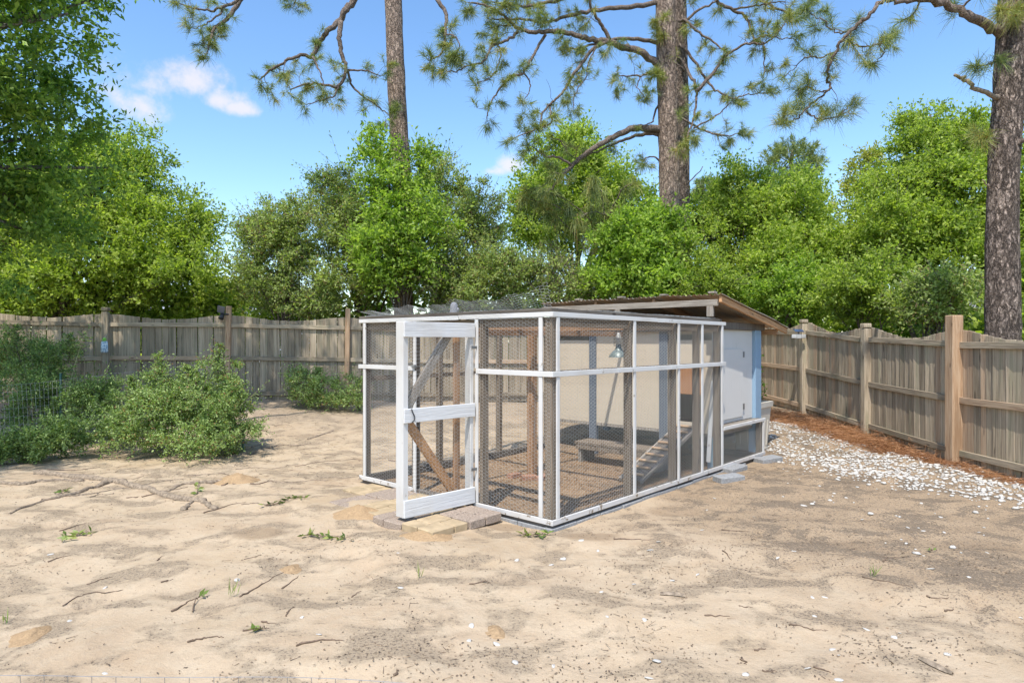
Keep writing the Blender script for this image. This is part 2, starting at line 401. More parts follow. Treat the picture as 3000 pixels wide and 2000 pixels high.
M['oak_bark'] = bark_mat('oak_bark', (.42, .38, .33), (.29, .255, .215), (.14, .12, .10), (12, 12, 5))
M['needles'] = leaf_mat('green_pine_needles', (0.096, 0.144, 0.054), (0.204, 0.264, 0.084), (0.408, 0.432, 0.132), 0.35, .5)
M['needles_y'] = leaf_mat('yellow_green_pine_needles', (0.14, 0.18, 0.045), (0.3, 0.33, 0.08), (0.5, 0.47, 0.15), 0.3, .5, odd=(.42, .22, .07))
M['oak_dark'] = leaf_mat('dark_oak_leaves', (0.111, 0.195, 0.052), (0.221, 0.351, 0.072), (0.390, 0.546, 0.111), 0.55, .5)
M['oak'] = leaf_mat('oak_leaves', (0.151, 0.221, 0.039), (0.313, 0.416, 0.063), (0.497, 0.583, 0.119), 0.56, .5)
M['bright'] = leaf_mat('bright_green_leaves', (0.140, 0.232, 0.039), (0.292, 0.437, 0.059), (0.475, 0.605, 0.119), 0.56, .5)
M['lime'] = leaf_mat('light_green_leaves', (0.173, 0.259, 0.043), (0.335, 0.443, 0.065), (0.518, 0.594, 0.140), 0.56, .5)
M['olive'] = leaf_mat('olive_grey_leaves', (0.169, 0.234, 0.072), (0.332, 0.423, 0.124), (0.546, 0.611, 0.221), 0.55, .5, odd=(.30, .20, .10))
M['yellow'] = leaf_mat('yellow_green_leaves', (0.22, 0.25, 0.04), (0.38, 0.4, 0.07), (0.52, 0.5, 0.12), 0.5, .5)
M['yaupon'] = leaf_mat('small_shrub_leaves', (0.130, 0.194, 0.059), (0.281, 0.400, 0.119), (0.497, 0.605, 0.238), 0.45, .5, odd=(.34, .20, .09))
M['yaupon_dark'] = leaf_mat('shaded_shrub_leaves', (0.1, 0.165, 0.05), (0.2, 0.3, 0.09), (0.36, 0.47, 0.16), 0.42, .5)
M['sprig'] = leaf_mat('fallen_green_leaves', (.07, .11, .025), (.15, .22, .045), (.30, .34, .09), .25, .4)
M['roof_tin'] = None

# corrugated roofing: galvanised, stained tan
m, nt, b, _ = mat_new('corrugated_tin')
v, r, raw = obj_coords(nt, (1, 1, 1), False)
na = N(nt, 'ShaderNodeTexNoise', {'Vector': N(nt, 'ShaderNodeVectorMath', {0: raw, 1: (.8, 7, 1)}, operation='MULTIPLY').outputs[0], 'Scale': 1.2, 'Detail': 6}).outputs['Fac']
nb = N(nt, 'ShaderNodeTexNoise', {'Vector': raw, 'Scale': 14, 'Detail': 6}).outputs['Fac']
c = ramp(nt, na, [(.3, (.36, .33, .29)), (.5, (.50, .41, .30)), (.7, (.47, .30, .165))])
c = mix(nt, mrange(nt, nb, .55, .75, 0, .5), c, (.20, .135, .085))
nt.links.new(c, b.inputs['Base Color']); b.inputs['Roughness'].default_value = .6; b.inputs['Metallic'].default_value = .25; bump(nt, b, nb, .15, .01)
M['roof_tin'] = m

# sand
def sand_material():
    m, nt, b, _ = mat_new('sandy_soil')
    g = N(nt, 'ShaderNodeNewGeometry'); P = g.outputs['Position']
    sep = N(nt, 'ShaderNodeSeparateXYZ', {0: P}); X, Y = sep.outputs[0], sep.outputs[1]
    def nz(scale, detail=4, rough=.55, vec=P, dist=0.): return N(nt, 'ShaderNodeTexNoise', {'Vector': vec, 'Scale': scale, 'Detail': detail, 'Roughness': rough, 'Distortion': dist}).outputs['Fac']
    st1 = N(nt, 'ShaderNodeVectorMath', {0: P, 1: (.9, 1.25, 1)}, operation='MULTIPLY').outputs[0]
    big = nz(.8, 4, .55, st1, .4); med = nz(2.1, 5, .6, st1, .5); fine = nz(38, 5, .7); grit = nz(160, 3, .7)
    c = ramp(nt, big, [(.32, (.42, .305, .19)), (.5, (.495, .375, .25)), (.66, (.42, .30, .19))])
    c = mix(nt, mrange(nt, nz(5, 5, .6), .4, .7, 0, .4), c, (.54, .44, .31))
    # grey weathered patches carrying dark grit
    pm = math_(nt, 'MULTIPLY_ADD', nz(9, 5, .65), .35); nt.links.new(med, pm.node.inputs[2])
    patch = mrange(nt, pm, .635, .775)
    c = mix(nt, math_(nt, 'MULTIPLY', patch, .66), c, (.245, .185, .122))
    # brown damp litter-stained soil to the right and behind
    nb = math_(nt, 'MULTIPLY_ADD', nz(.9, 5, .6), 4.5); nt.links.new(math_(nt, 'ADD', X, math_(nt, 'MULTIPLY', Y, .55)), nb.node.inputs[2])
    brown = mrange(nt, nb, 6.0, 8.6)
    left = mrange(nt, X, -.5, 1.2)
    brown = math_(nt, 'MULTIPLY', brown, left)
    c = mix(nt, math_(nt, 'MULTIPLY', brown, .75), c, (.295, .20, .115))
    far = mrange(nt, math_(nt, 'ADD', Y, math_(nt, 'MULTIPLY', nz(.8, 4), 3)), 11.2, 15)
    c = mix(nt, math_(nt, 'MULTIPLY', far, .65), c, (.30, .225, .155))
    # damp scraped hollows
    for px_, py_, rx_, ry_ in ((2490, 1597, .42, .22), (2885, 1603, .40, .25), (1985, 1500, .35, .2), (1720, 1570, .3, .15), (1480, 1545, .22, .14), (760, 1560, .3, .2)):
        q_ = G(px_, py_); dd = N(nt, 'ShaderNodeVectorMath', {0: N(nt, 'ShaderNodeVectorMath', {0: P, 1: (q_.x, q_.y, 0)}, operation='SUBTRACT').outputs[0], 1: (1 / rx_, 1 / ry_, 0)}, operation='MULTIPLY').outputs[0]
        ln = math_(nt, 'ADD', N(nt, 'ShaderNodeVectorMath', {0: dd}, operation='LENGTH').outputs['Value'], math_(nt, 'MULTIPLY', med, 1.2))
        c = mix(nt, mrange(nt, ln, 1.7, 1.15, 0, .75), c, (.25, .17, .10))
    # floor of the run: chips and droppings
    d = N(nt, 'ShaderNodeVectorMath', {0: P, 1: tuple(CO)}, operation='SUBTRACT').outputs[0]
    s = N(nt, 'ShaderNodeVectorMath', {0: d, 1: tuple(VV)}, operation='DOT_PRODUCT').outputs['Value']
    t = N(nt, 'ShaderNodeVectorMath', {0: d, 1: tuple(UU)}, operation='DOT_PRODUCT').outputs['Value']
    ins = math_(nt, 'MULTIPLY', math_(nt, 'MULTIPLY', mrange(nt, s, .0, .15), mrange(nt, s, 5.2, 5.0)), math_(nt, 'MULTIPLY', mrange(nt, t, 0, .15), mrange(nt, t, 3.1, 2.95)))
    c = mix(nt, math_(nt, 'MULTIPLY', ins, .85), c, ramp(nt, nz(7, 6, .7), [(.35, (.18, .105, .055)), (.65, (.32, .20, .11))]))
    # woodland floor beyond the fence
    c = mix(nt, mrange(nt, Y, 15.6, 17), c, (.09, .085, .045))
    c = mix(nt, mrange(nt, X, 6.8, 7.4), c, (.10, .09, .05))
    # grit
    gm = math_(nt, 'MULTIPLY_ADD', math_(nt, 'ADD', patch, brown), .12); nt.links.new(nz(58, 4, .75), gm.node.inputs[2])
    c = mix(nt, mrange(nt, gm, .64, .70, 0, .85), c, (.10, .075, .055))
    c = mix(nt, mrange(nt, fine, .35, .7, .0, .22), c, (.33, .26, .19))
    c = mix(nt, mrange(nt, grit, .3, .75, 0, .25), c, (.54, .45, .32))
    nt.links.new(c, b.inputs['Base Color']); b.inputs['Roughness'].default_value = .95; b.inputs['Specular IOR Level'].default_value = .12
    h = math_(nt, 'MULTIPLY_ADD', fine, .5); nt.links.new(math_(nt, 'MULTIPLY', med, 1.5), h.node.inputs[2])
    h2 = math_(nt, 'MULTIPLY_ADD', grit, .12); nt.links.new(h, h2.node.inputs[2])
    bump(nt, b, h2, .8, .022); return m
M['sand'] = sand_material()

# ------------------------------------------------------------------ ground
def axis(lo, hi, fine, flo, fhi):
    a = list(np.arange(flo, fhi + 1e-6, fine)); st_ = fine
    while a[-1] < hi: st_ *= 1.35; a.append(a[-1] + st_)
    st_ = fine
    while a[0] > lo: st_ *= 1.35; a.insert(0, a[0] - st_)
    return np.array(a)
gx = axis(-500, 500, .066, -8.0, 7.6); gy = axis(-300, 900, .066, 1.7, 13.0)
XX, YY = np.meshgrid(gx, gy); ZZ = gz(XX, YY)
nx, ny = len(gx), len(gy); I = np.arange(nx * ny).reshape(ny, nx)
F = np.stack([I[:-1, :-1], I[:-1, 1:], I[1:, 1:], I[1:, :-1]], -1).reshape(-1, 4)
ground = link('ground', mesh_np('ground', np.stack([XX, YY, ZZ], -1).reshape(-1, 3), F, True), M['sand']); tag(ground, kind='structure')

# ------------------------------------------------------------------ leaves
def nrm(a): return a / np.maximum(np.linalg.norm(a, axis=-1, keepdims=True), 1e-9)
def leaf_quads(B, D, L, W, upb=.9):
    n = len(B); D = nrm(D); n0 = nrm(rng.normal(size=(n, 3)) * .75 + np.array([0, -.3, upb]))
    S = nrm(np.cross(n0, D)); Nn = np.cross(D, S)
    L = L[:, None]; W = W[:, None]
    mid = B + D * L * .48
    V = np.stack([B, mid + S * W * .5 + Nn * W * .12, B + D * L - Nn * L * .08, mid - S * W * .5 + Nn * W * .12], 1)
    return V
def quads_obj(name, Vq, mat, parent=None):
    V = Vq.reshape(-1, 3); F = np.arange(len(V), dtype=np.int32).reshape(-1, 4); return link(name, mesh_np(name, V, F), mat, parent)
def sticks_np(P0, P1, r0, r1):
    """three-sided sticks as quads"""
    T = nrm(P1 - P0); R = np.where(np.abs(T[:, 2:3]) > .9, np.array([[1., 0, 0]]), np.array([[0, 0, 1.]])); A = nrm(np.cross(T, R)); Bv = np.cross(T, A)
    out = []
    ring0 = []; ring1 = []
    for k in range(3):
        a = 2 * math.pi * k / 3; d = A * math.cos(a) + Bv * math.sin(a); ring0.append(P0 + d * r0); ring1.append(P1 + d * r1)
    for k in range(3): out.append(np.stack([ring0[k], ring0[(k + 1) % 3], ring1[(k + 1) % 3], ring1[k]], 1))
    return np.concatenate(out)

def wires_np(P0, P1, r):
    """thin wires: two crossed strips each"""
    T = nrm(P1 - P0); R = np.where(np.abs(T[:, 2:3]) > .9, np.array([[1., 0, 0]]), np.array([[0, 0, 1.]])); A = nrm(np.cross(T, R)) * r; Bv = nrm(np.cross(T, A)) * r
    return np.concatenate([np.stack([P0 - d, P0 + d, P1 + d, P1 - d], 1) for d in (A, Bv)])
def sphere_dirs(n):
    d = nrm(rng.normal(size=(n, 3))); return d
def foliage(blobs, leaf, clump_r, twigs, lpt, flat=.75, spiky=0., upb=.9, droop=.0, shell=(.16, 1.0), dens=1.0):
    """blobs: (centre, radii).  Returns leaf quads and twig sticks."""
    LB = []; LD = []; SP0 = []; SP1 = []; CC = []
    for c, R in blobs:
        c = np.array(c); R = np.array(R)
        area = (R[0] * R[2] + R[0] * R[1] + R[1] * R[2]) / 3
        nc = max(6, int(dens * 9.5 * area / clump_r ** 2))
        d = sphere_dirs(nc); rad = rng.uniform(shell[0], shell[1], (nc, 1)) ** .6
        lob = sphere_dirs(7); lump = .70 + .45 * np.max(np.clip(d @ lob.T, 0, 1) ** 5, axis=1, keepdims=True)
        C = c + d * R * rad * lump; C += rng.normal(size=C.shape) * clump_r * .25
        CC.append(C)
        nt_ = nc * twigs
        ci = np.repeat(np.arange(nc), twigs)
        cr = clump_r * rng.uniform(.6, 1.35, nc)[ci][:, None]
        dd = nrm(sphere_dirs(nt_) * np.array([1, 1, flat]) + d[ci] * .55 + np.array([0, 0, .15 - droop]))
        p0 = C[ci] + dd * cr * rng.uniform(0, .3, (nt_, 1)); ln = cr * rng.uniform(.5, 1.15, (nt_, 1)) * (1 + 1.3 * spiky * (rng.random((nt_, 1)) > .92))
        dirt = nrm(dd + np.array([0, 0, .25 - droop])); p1 = p0 + dirt * ln
        SP0.append(p0); SP1.append(p1)
        u = (np.arange(lpt) + .6) / lpt
        base = p0[:, None] + (p1 - p0)[:, None] * u[None, :, None]
        base = base - np.array([0, 0, 1.]) * (droop * .5 * ln[:, None] * (u[None, :, None] ** 2))
        ld = nrm(dirt[:, None] * .55 + nrm(rng.normal(size=base.shape)) * .9)
        LB.append(base.reshape(-1, 3)); LD.append(ld.reshape(-1, 3))
    LB = np.concatenate(LB); LD = np.concatenate(LD); n = len(LB)
    LB = LB + rng.normal(size=LB.shape) * leaf[0] * .3
    Lq = leaf_quads(LB, LD, leaf[0] * rng.uniform(.65, 1.25, n), leaf[1] * rng.uniform(.7, 1.2, n), upb)
    return Lq, np.concatenate(SP0), np.concatenate(SP1), np.concatenate(CC)
LEAFCOUNT = 0
def tree(name, label, cat, blobs, mat, base, trunk_r, bark, leaf=(.085, .04), clump=.55, twigs=16, lpt=12, group=None, twig_show=.0, limbs=6, flat=.75, spiky=0., dens=1., stems=1, droop=0., lean=None, twig_r=.006, upb=.9):
    """blobs as (px, py, rx_px, ry_px, Y, depth_radius)"""
    global LEAFCOUNT
    B = []
    for px, py, rx, ry, Y, dr in blobs:
        c = at(px, py, Y); B.append((tuple(c), (rx / FPX * Y, dr, ry / FPX * Y)))
    base = Vector(base); base.z = gzf(base.x, base.y) - .05
    root = empty(name, base, label, cat, group)
    Lq, S0, S1, CC = foliage(B, (leaf[0] * 1.08, leaf[1] * 1.2), clump, twigs, lpt, flat, max(spiky, .35), upb, droop, dens=dens * 1.34)
    keep = Lq[:, 0, 2] > gzf(base.x, base.y) + .03
    Lq = Lq[keep]; LEAFCOUNT += len(Lq)
    Lq = Lq - np.array(base)
    tag(quads_obj('crown', Lq, mat, root), kind='stuff')
    tr = Acc()
    top = Vector((0, 0, 0))
    for c, R in B: top += Vector(c) / len(B)
    hi = max(Vector(c).z + R[2] * .3 for c, R in B)
    tp = []
    topv = Vector((top.x, top.y, hi)) - base
    for i in range(9):
        f = i / 8; tp.append(Vector((topv.x * f ** 1.4, topv.y * f ** 1.4, topv.z * f)) + Vector((random.uniform(-1, 1), random.uniform(-1, 1), 0)) * trunk_r * .5 * (1 if 0 < i else 0))
    tr.tube(tp, [trunk_r * (1.25 if i == 0 else 1) * (1 - .85 * i / 8) for i in range(9)], 10)
    for k in range(stems - 1):
        a = random.uniform(0, 6.28); q = Vector((math.cos(a), math.sin(a), 0)); e = random.choice(B)
        tr.tube(spline([q * .12, q * .3 + (Vector(e[0]) - base) * .45 + Vector((0, 0, .2)), Vector(e[0]) - base], 5), [trunk_r * .7 * (1 - .07 * j) for j in range(11)], 7)
    tr.obj('trunk', bark, root, True)
    br = Acc()
    sel = [CC[i] for i in rng.choice(len(CC), min(len(CC), limbs * 3), replace=False)]
    for c in sel:
        c = Vector(c) - base; f = min(.9, max(.18, c.z / max(topv.z, .1) * random.uniform(.45, .75))); s = tp[min(8, int(f * 8))]
        midp = s.lerp(c, .5) + Vector((random.uniform(-.2, .2), random.uniform(-.2, .2), .25))
        r = trunk_r * (.45 * (1 - f) + .12)
        br.tube(spline([s, midp, c], 4), [r * (1 - .095 * j) for j in range(9)], 5)
    tag(br.obj('branches', bark, root, True), kind='stuff')
    if twig_show > 0:
        k = rng.random(len(S0)) < twig_show
        Q = sticks_np(S0[k] - np.array(base), S1[k] - np.array(base), twig_r, twig_r * .4)
        tag(quads_obj('twigs', Q, bark, root), kind='stuff')
    return root

FOREST = 'trees and shrubs beyond the fence'
# E-marker-trees
def base_at(px, Y): return ((px - 1500) / FPX * Y, Y, 0)
# large live oak standing to the left of the yard; its crown overhangs the frame and shades the left fence
def big_oak():
    base = Vector((-9.6, 7.4, 0))
    root = empty('live_oak', base, 'big dark live oak overhanging the left end of the yard', 'tree')
    bl = [((-8.6, 10.2, 6.3), (2.0, 1.7, 2.0)), ((-7.9, 10.4, 8.6), (2.1, 1.9, 1.6)), ((-9.6, 8.6, 7.4), (2.4, 2.2, 2.2)), ((-10.6, 7.0, 6.6), (2.2, 2.2, 2.0)),
          ((-9.4, 10.9, 4.5), (1.6, 1.4, 1.3)), ((-9.0, 5.1, 6.5), (1.9, 1.9, 1.2)), ((-8.0, 10.9, 5.0), (1.5, 1.3, 1.5)), ((-8.9, 11.2, 3.9), (1.3, 1.1, 1.3)), ((-7.3, 9.9, 7.4), (1.0, 1.0, 1.2)), ((-5.4, 9.3, 10.4), (1.9, 1.7, 1.2))]
    Lq, S0, S1, CC = foliage(bl, (.115, .054), .56, 14, 12, .8, 0, .8, .05, dens=.62)
    tag(quads_obj('crown', Lq - np.array(base), M['oak_dark'], root), kind='stuff')
    a = Acc(); tp = spline([(0, 0, -.1), (.05, .1, 1.5), (.0, .3, 3.2), (.1, .6, 5), (.2, .9, 7)], 5)
    a.tube(tp, [.34 * (1 - .035 * i) for i in range(len(tp))], 12); a.obj('trunk', M['oak_bark'], root, True)
    br = Acc()
    for c in [CC[i] for i in rng.choice(len(CC), 40, replace=False)]:
        c = Vector(c) - base; s = tp[random.randint(8, 17)]; br.tube(spline([s, s.lerp(c, .5) + Vector((0, 0, .4)), c], 4), [.09 - .009 * j for j in range(9)], 6)
    tag(br.obj('branches', M['oak_bark'], root, True), kind='stuff')
big_oak()

tree('oak_tree', 'broad sunlit oak filling the left side behind the back fence', 'tree',
     [(120, 640, 240, 190, 17.5, 2.2), (300, 560, 190, 190, 18, 2.2), (420, 705, 160, 155, 17.5, 1.9), (220, 800, 290, 130, 16.6, 1.6), (540, 800, 110, 120, 17, 1.4), (-120, 700, 200, 250, 17, 2.2), (385, 500, 90, 95, 18.5, 1.3), (60, 860, 160, 90, 16.4, 1.2), (560, 690, 80, 90, 18, 1.2)],
     M['oak'], base_at(165, 17.4), .24, M['oak_bark'], (.105, .048), .6, 16, 12, FOREST, .1, 12, dens=.8)
tree('young_tree', 'pale yellow-green young tree glimpsed in the gap beside the oak', 'tree',
     [(720, 870, 90, 70, 24, 1.5), (660, 890, 60, 50, 25, 1.2)], M['yellow'], base_at(715, 24), .08, M['limb'], (.11, .045), .5, 14, 10, FOREST, .2, 4, dens=.8)
tree('olive_shrub', 'tall grey-olive twiggy shrub nearest the oak gap', 'shrub',
     [(800, 790, 115, 150, 17.0, 1.2), (870, 690, 110, 130, 17.2, 1.2), (760, 680, 60, 80, 17.4, .8), (930, 850, 120, 80, 16.6, .9)],
     M['olive'], base_at(835, 17.0), .05, M['limb'], (.075, .034), .42, 15, 11, FOREST, .75, 8, spiky=.7, dens=.85, stems=4)
tree('olive_shrub', 'grey-olive twiggy shrub behind the slim pine trunk', 'shrub',
     [(1010, 620, 90, 120, 18.8, 1.2), (1060, 740, 120, 150, 18.2, 1.2), (960, 560, 50, 70, 18.8, .7), (1290, 560, 90, 110, 19, 1.0)],
     M['olive'], base_at(1040, 18.6), .06, M['limb'], (.08, .036), .42, 15, 11, FOREST, .6, 8, spiky=.9, dens=.8, stems=3)
tree('cherry_laurel', 'bright green leafy small tree with slender trunk in front of the slim pine', 'tree',
     [(1165, 620, 105, 110, 16.6, 1.0), (1120, 510, 60, 90, 16.8, .7), (1230, 700, 110, 110, 16.4, 1.0), (1120, 740, 100, 100, 16.4, 1.0), (1190, 800, 110, 80, 16.2, .8), (1255, 500, 25, 100, 16.8, .4), (1105, 420, 30, 60, 16.9, .4)],
     M['bright'], base_at(1186, 16.4), .055, M['limb'], (.115, .046), .42, 13, 9, FOREST, .25, 8, spiky=.8, dens=.75)
tree('olive_shrub', 'dense dull-green twiggy shrub between the slim pine and the domed tree', 'shrub',
     [(1370, 730, 120, 130, 17.6, 1.2), (1450, 820, 130, 100, 17.0, 1.0), (1330, 840, 120, 80, 16.8, 1.0), (1400, 620, 60, 80, 18, .8)],
     M['olive'], base_at(1390, 17.4), .05, M['limb'], (.075, .034), .42, 15, 11, FOREST, .7, 8, spiky=.8, dens=.9, stems=4)
tree('domed_tree', 'light green round-topped tree behind the twin pine trunks', 'tree',
     [(1690, 560, 165, 160, 22, 2.0), (1590, 650, 120, 130, 21.5, 1.6), (1800, 640, 120, 130, 21.5, 1.6), (1700, 450, 70, 70, 22.5, 1.2)],
     M['lime'], base_at(1700, 22), .16, M['oak_bark'], (.115, .055), .6, 15, 12, FOREST, .05, 6)
tree('privet_shrub', 'glossy bright green shrub beneath the twin pine trunks', 'shrub',
     [(1850, 740, 105, 110, 16.6, 1.0), (1920, 680, 90, 80, 17.0, .9), (1790, 830, 100, 70, 16.4, .8), (1900, 830, 90, 70, 16.4, .8)],
     M['bright'], base_at(1860, 16.7), .05, M['limb'], (.115, .05), .4, 14, 10, FOREST, .1, 6, dens=.9, stems=3)
tree('brown_shrub', 'half-bare brownish shrub low above the coop roof', 'shrub',
     [(1660, 850, 110, 60, 16.5, .7), (1600, 800, 90, 70, 17.2, .8)], M['olive'], base_at(1650, 16.7), .03, M['limb'], (.07, .032), .36, 13, 8, FOREST, 1., 5, dens=.75, stems=4, twig_r=.008)
tree('mixed_shrub', 'olive green shrub right of the glossy shrub, above the tin roof', 'shrub',
     [(2010, 780, 100, 120, 17, 1.0), (2080, 850, 110, 70, 16.5, .8), (2000, 880, 110, 50, 16.4, .7)], M['oak'], base_at(2020, 17), .05, M['limb'], (.085, .04), .42, 15, 11, FOREST, .35, 6, dens=.9, stems=3)
tree('sapling_tree', 'light green tree with a wispy top right of the twin pines', 'tree',
     [(2120, 680, 110, 120, 19, 1.4), (2150, 560, 60, 90, 19.2, .9), (2200, 620, 90, 100, 19, 1.2), (2060, 640, 60, 80, 19.4, 1.0)],
     M['lime'], base_at(2140, 19), .09, M['limb'], (.10, .045), .45, 14, 11, FOREST, .25, 6, spiky=.7, dens=.85)
tree('broadleaf_tree', 'mid green tree in front of the far round-topped pine', 'tree',
     [(2320, 680, 140, 140, 18.5, 1.6), (2270, 790, 130, 110, 17.6, 1.3), (2400, 770, 120, 120, 17.8, 1.4), (2340, 570, 60, 60, 19, 1.0)],
     M['lime'], base_at(2330, 18.3), .12, M['oak_bark'], (.10, .046), .5, 15, 12, FOREST, .1, 7)
tree('yellow_tree', 'yellowish sparse tree showing in the dip left of the tallest right-hand tree', 'tree',
     [(2540, 490, 60, 45, 24, 1.0), (2500, 590, 70, 60, 24, 1.0)], M['yellow'], base_at(2520, 24), .09, M['limb'], (.12, .05), .45, 11, 9, FOREST, .4, 5, dens=.6)
tree('tall_broadleaf', 'tallest dense green tree left of the thick right-hand pine', 'tree',
     [(2720, 480, 130, 130, 17, 1.6), (2680, 620, 170, 150, 16.6, 1.8), (2790, 580, 130, 170, 16.8, 1.6), (2620, 720, 130, 120, 16, 1.4), (2790, 760, 150, 120, 15.6, 1.4), (2700, 370, 50, 50, 17.2, .8), (2840, 430, 60, 80, 17.4, 1.0)],
     M['oak'], base_at(2720, 16.8), .17, M['oak_bark'], (.095, .043), .5, 16, 12, FOREST, .1, 8, spiky=.4)
tree('broadleaf_tree', 'green tree showing behind and right of the thick right-hand pine', 'tree',
     [(3010, 640, 110, 160, 15.5, 1.4), (3000, 800, 100, 100, 14.8, 1.2), (3120, 560, 140, 250, 16, 1.6)], M['oak'], base_at(3060, 15.6), .12, M['oak_bark'], (.095, .043), .5, 15, 11, FOREST, .1, 6)
tree('hedge_shrub', 'rounded green shrub hugging the fence corner behind the hen house', 'shrub',
     [(2330, 870, 130, 75, 16.2, .8), (2220, 880, 110, 60, 17.2, .8)], M['bright'], base_at(2300, 17.0), .04, M['limb'], (.09, .042), .4, 15, 11, FOREST, .1, 5, stems=3)
tree('hedge_shrub', 'green shrub along the right fence below the tallest tree', 'shrub',
     [(2560, 850, 130, 90, 14.2, .9), (2470, 880, 100, 60, 14.8, .7)], M['oak'], base_at(2540, 14.4), .04, M['limb'], (.08, .038), .4, 15, 11, FOREST, .2, 5, stems=3)
tree('hedge_shrub', 'dull twiggy shrub beside the foot of the thick right-hand pine', 'shrub',
     [(2790, 860, 90, 80, 12.2, .7), (2700, 890, 90, 50, 12.8, .7)], M['olive'], base_at(2760, 12.4), .04, M['limb'], (.07, .033), .36, 14, 11, FOREST, .4, 5, stems=3)

# low woodland understorey beyond the fence: one uncountable mass
bl = []
for i in range(40):
    x = -15 + i * .8 + random.uniform(-.3, .3); y = 19.2 + .14 * x + random.uniform(-.6, 2.0)
    bl.append(((x, y, 1.6 + random.random() * .5), (1.2, .8, 1.8 + random.random() * .7)))
for i in range(10): bl.append(((10.5 + random.random() * 2.5, 7 + i * 1.25, 1.3), (1.1, .9, 1.5)))
Lq, S0, S1, CC = foliage(bl, (.26, .13), .75, 8, 8, .8, dens=.7)
us = quads_obj('undergrowth', Lq[Lq[:, 0, 2] > .2], M['oak']); tag(us, 'dark green low undergrowth filling the ground beyond the fences', 'undergrowth', kind='stuff')

# ------------------------------------------------------------------ pines
def needles_np(tips, dirs, count, L, w, spread=.85, droop=.12):
    n = len(tips); B = np.repeat(tips, count, 0); D = np.repeat(dirs, count, 0)
    ts = np.repeat(rng.uniform(.6, 1.15, (n, 1)), count, 0); td = np.repeat(nrm(dirs + rng.normal(size=(n, 3)) * .35), count, 0)
    back = rng.uniform(0, 1, (len(B), 1)) ** 1.5; B = B - D * back * .22 * (L / .27) + rng.normal(size=B.shape) * .012
    d = nrm(td * (.75 - .35 * back) + sphere_dirs(len(B)) * spread); ln = L * ts * rng.uniform(.5, 1.1, (len(B), 1)); droop = droop * np.repeat(rng.uniform(.3, 2.6, (n, 1)), count, 0)
    kp = rng.random(len(B)) < np.repeat(rng.uniform(.45, 1., n), count); B, D, d, ln, droop = B[kp], D[kp], d[kp], ln[kp], droop[kp]
    s = nrm(np.cross(d, rng.normal(size=d.shape))) * w * .5
    mid = B + d * ln * .55 - np.array([0, 0, 1.]) * ln * droop * .25; tip = B + d * ln - np.array([0, 0, 1.]) * ln * droop
    q1 = np.stack([B - s, B + s, mid + s * .9, mid - s * .9], 1); q2 = np.stack([mid - s * .9, mid + s * .9, tip + s * .25, tip - s * .25], 1)
    return np.concatenate([q1, q2])
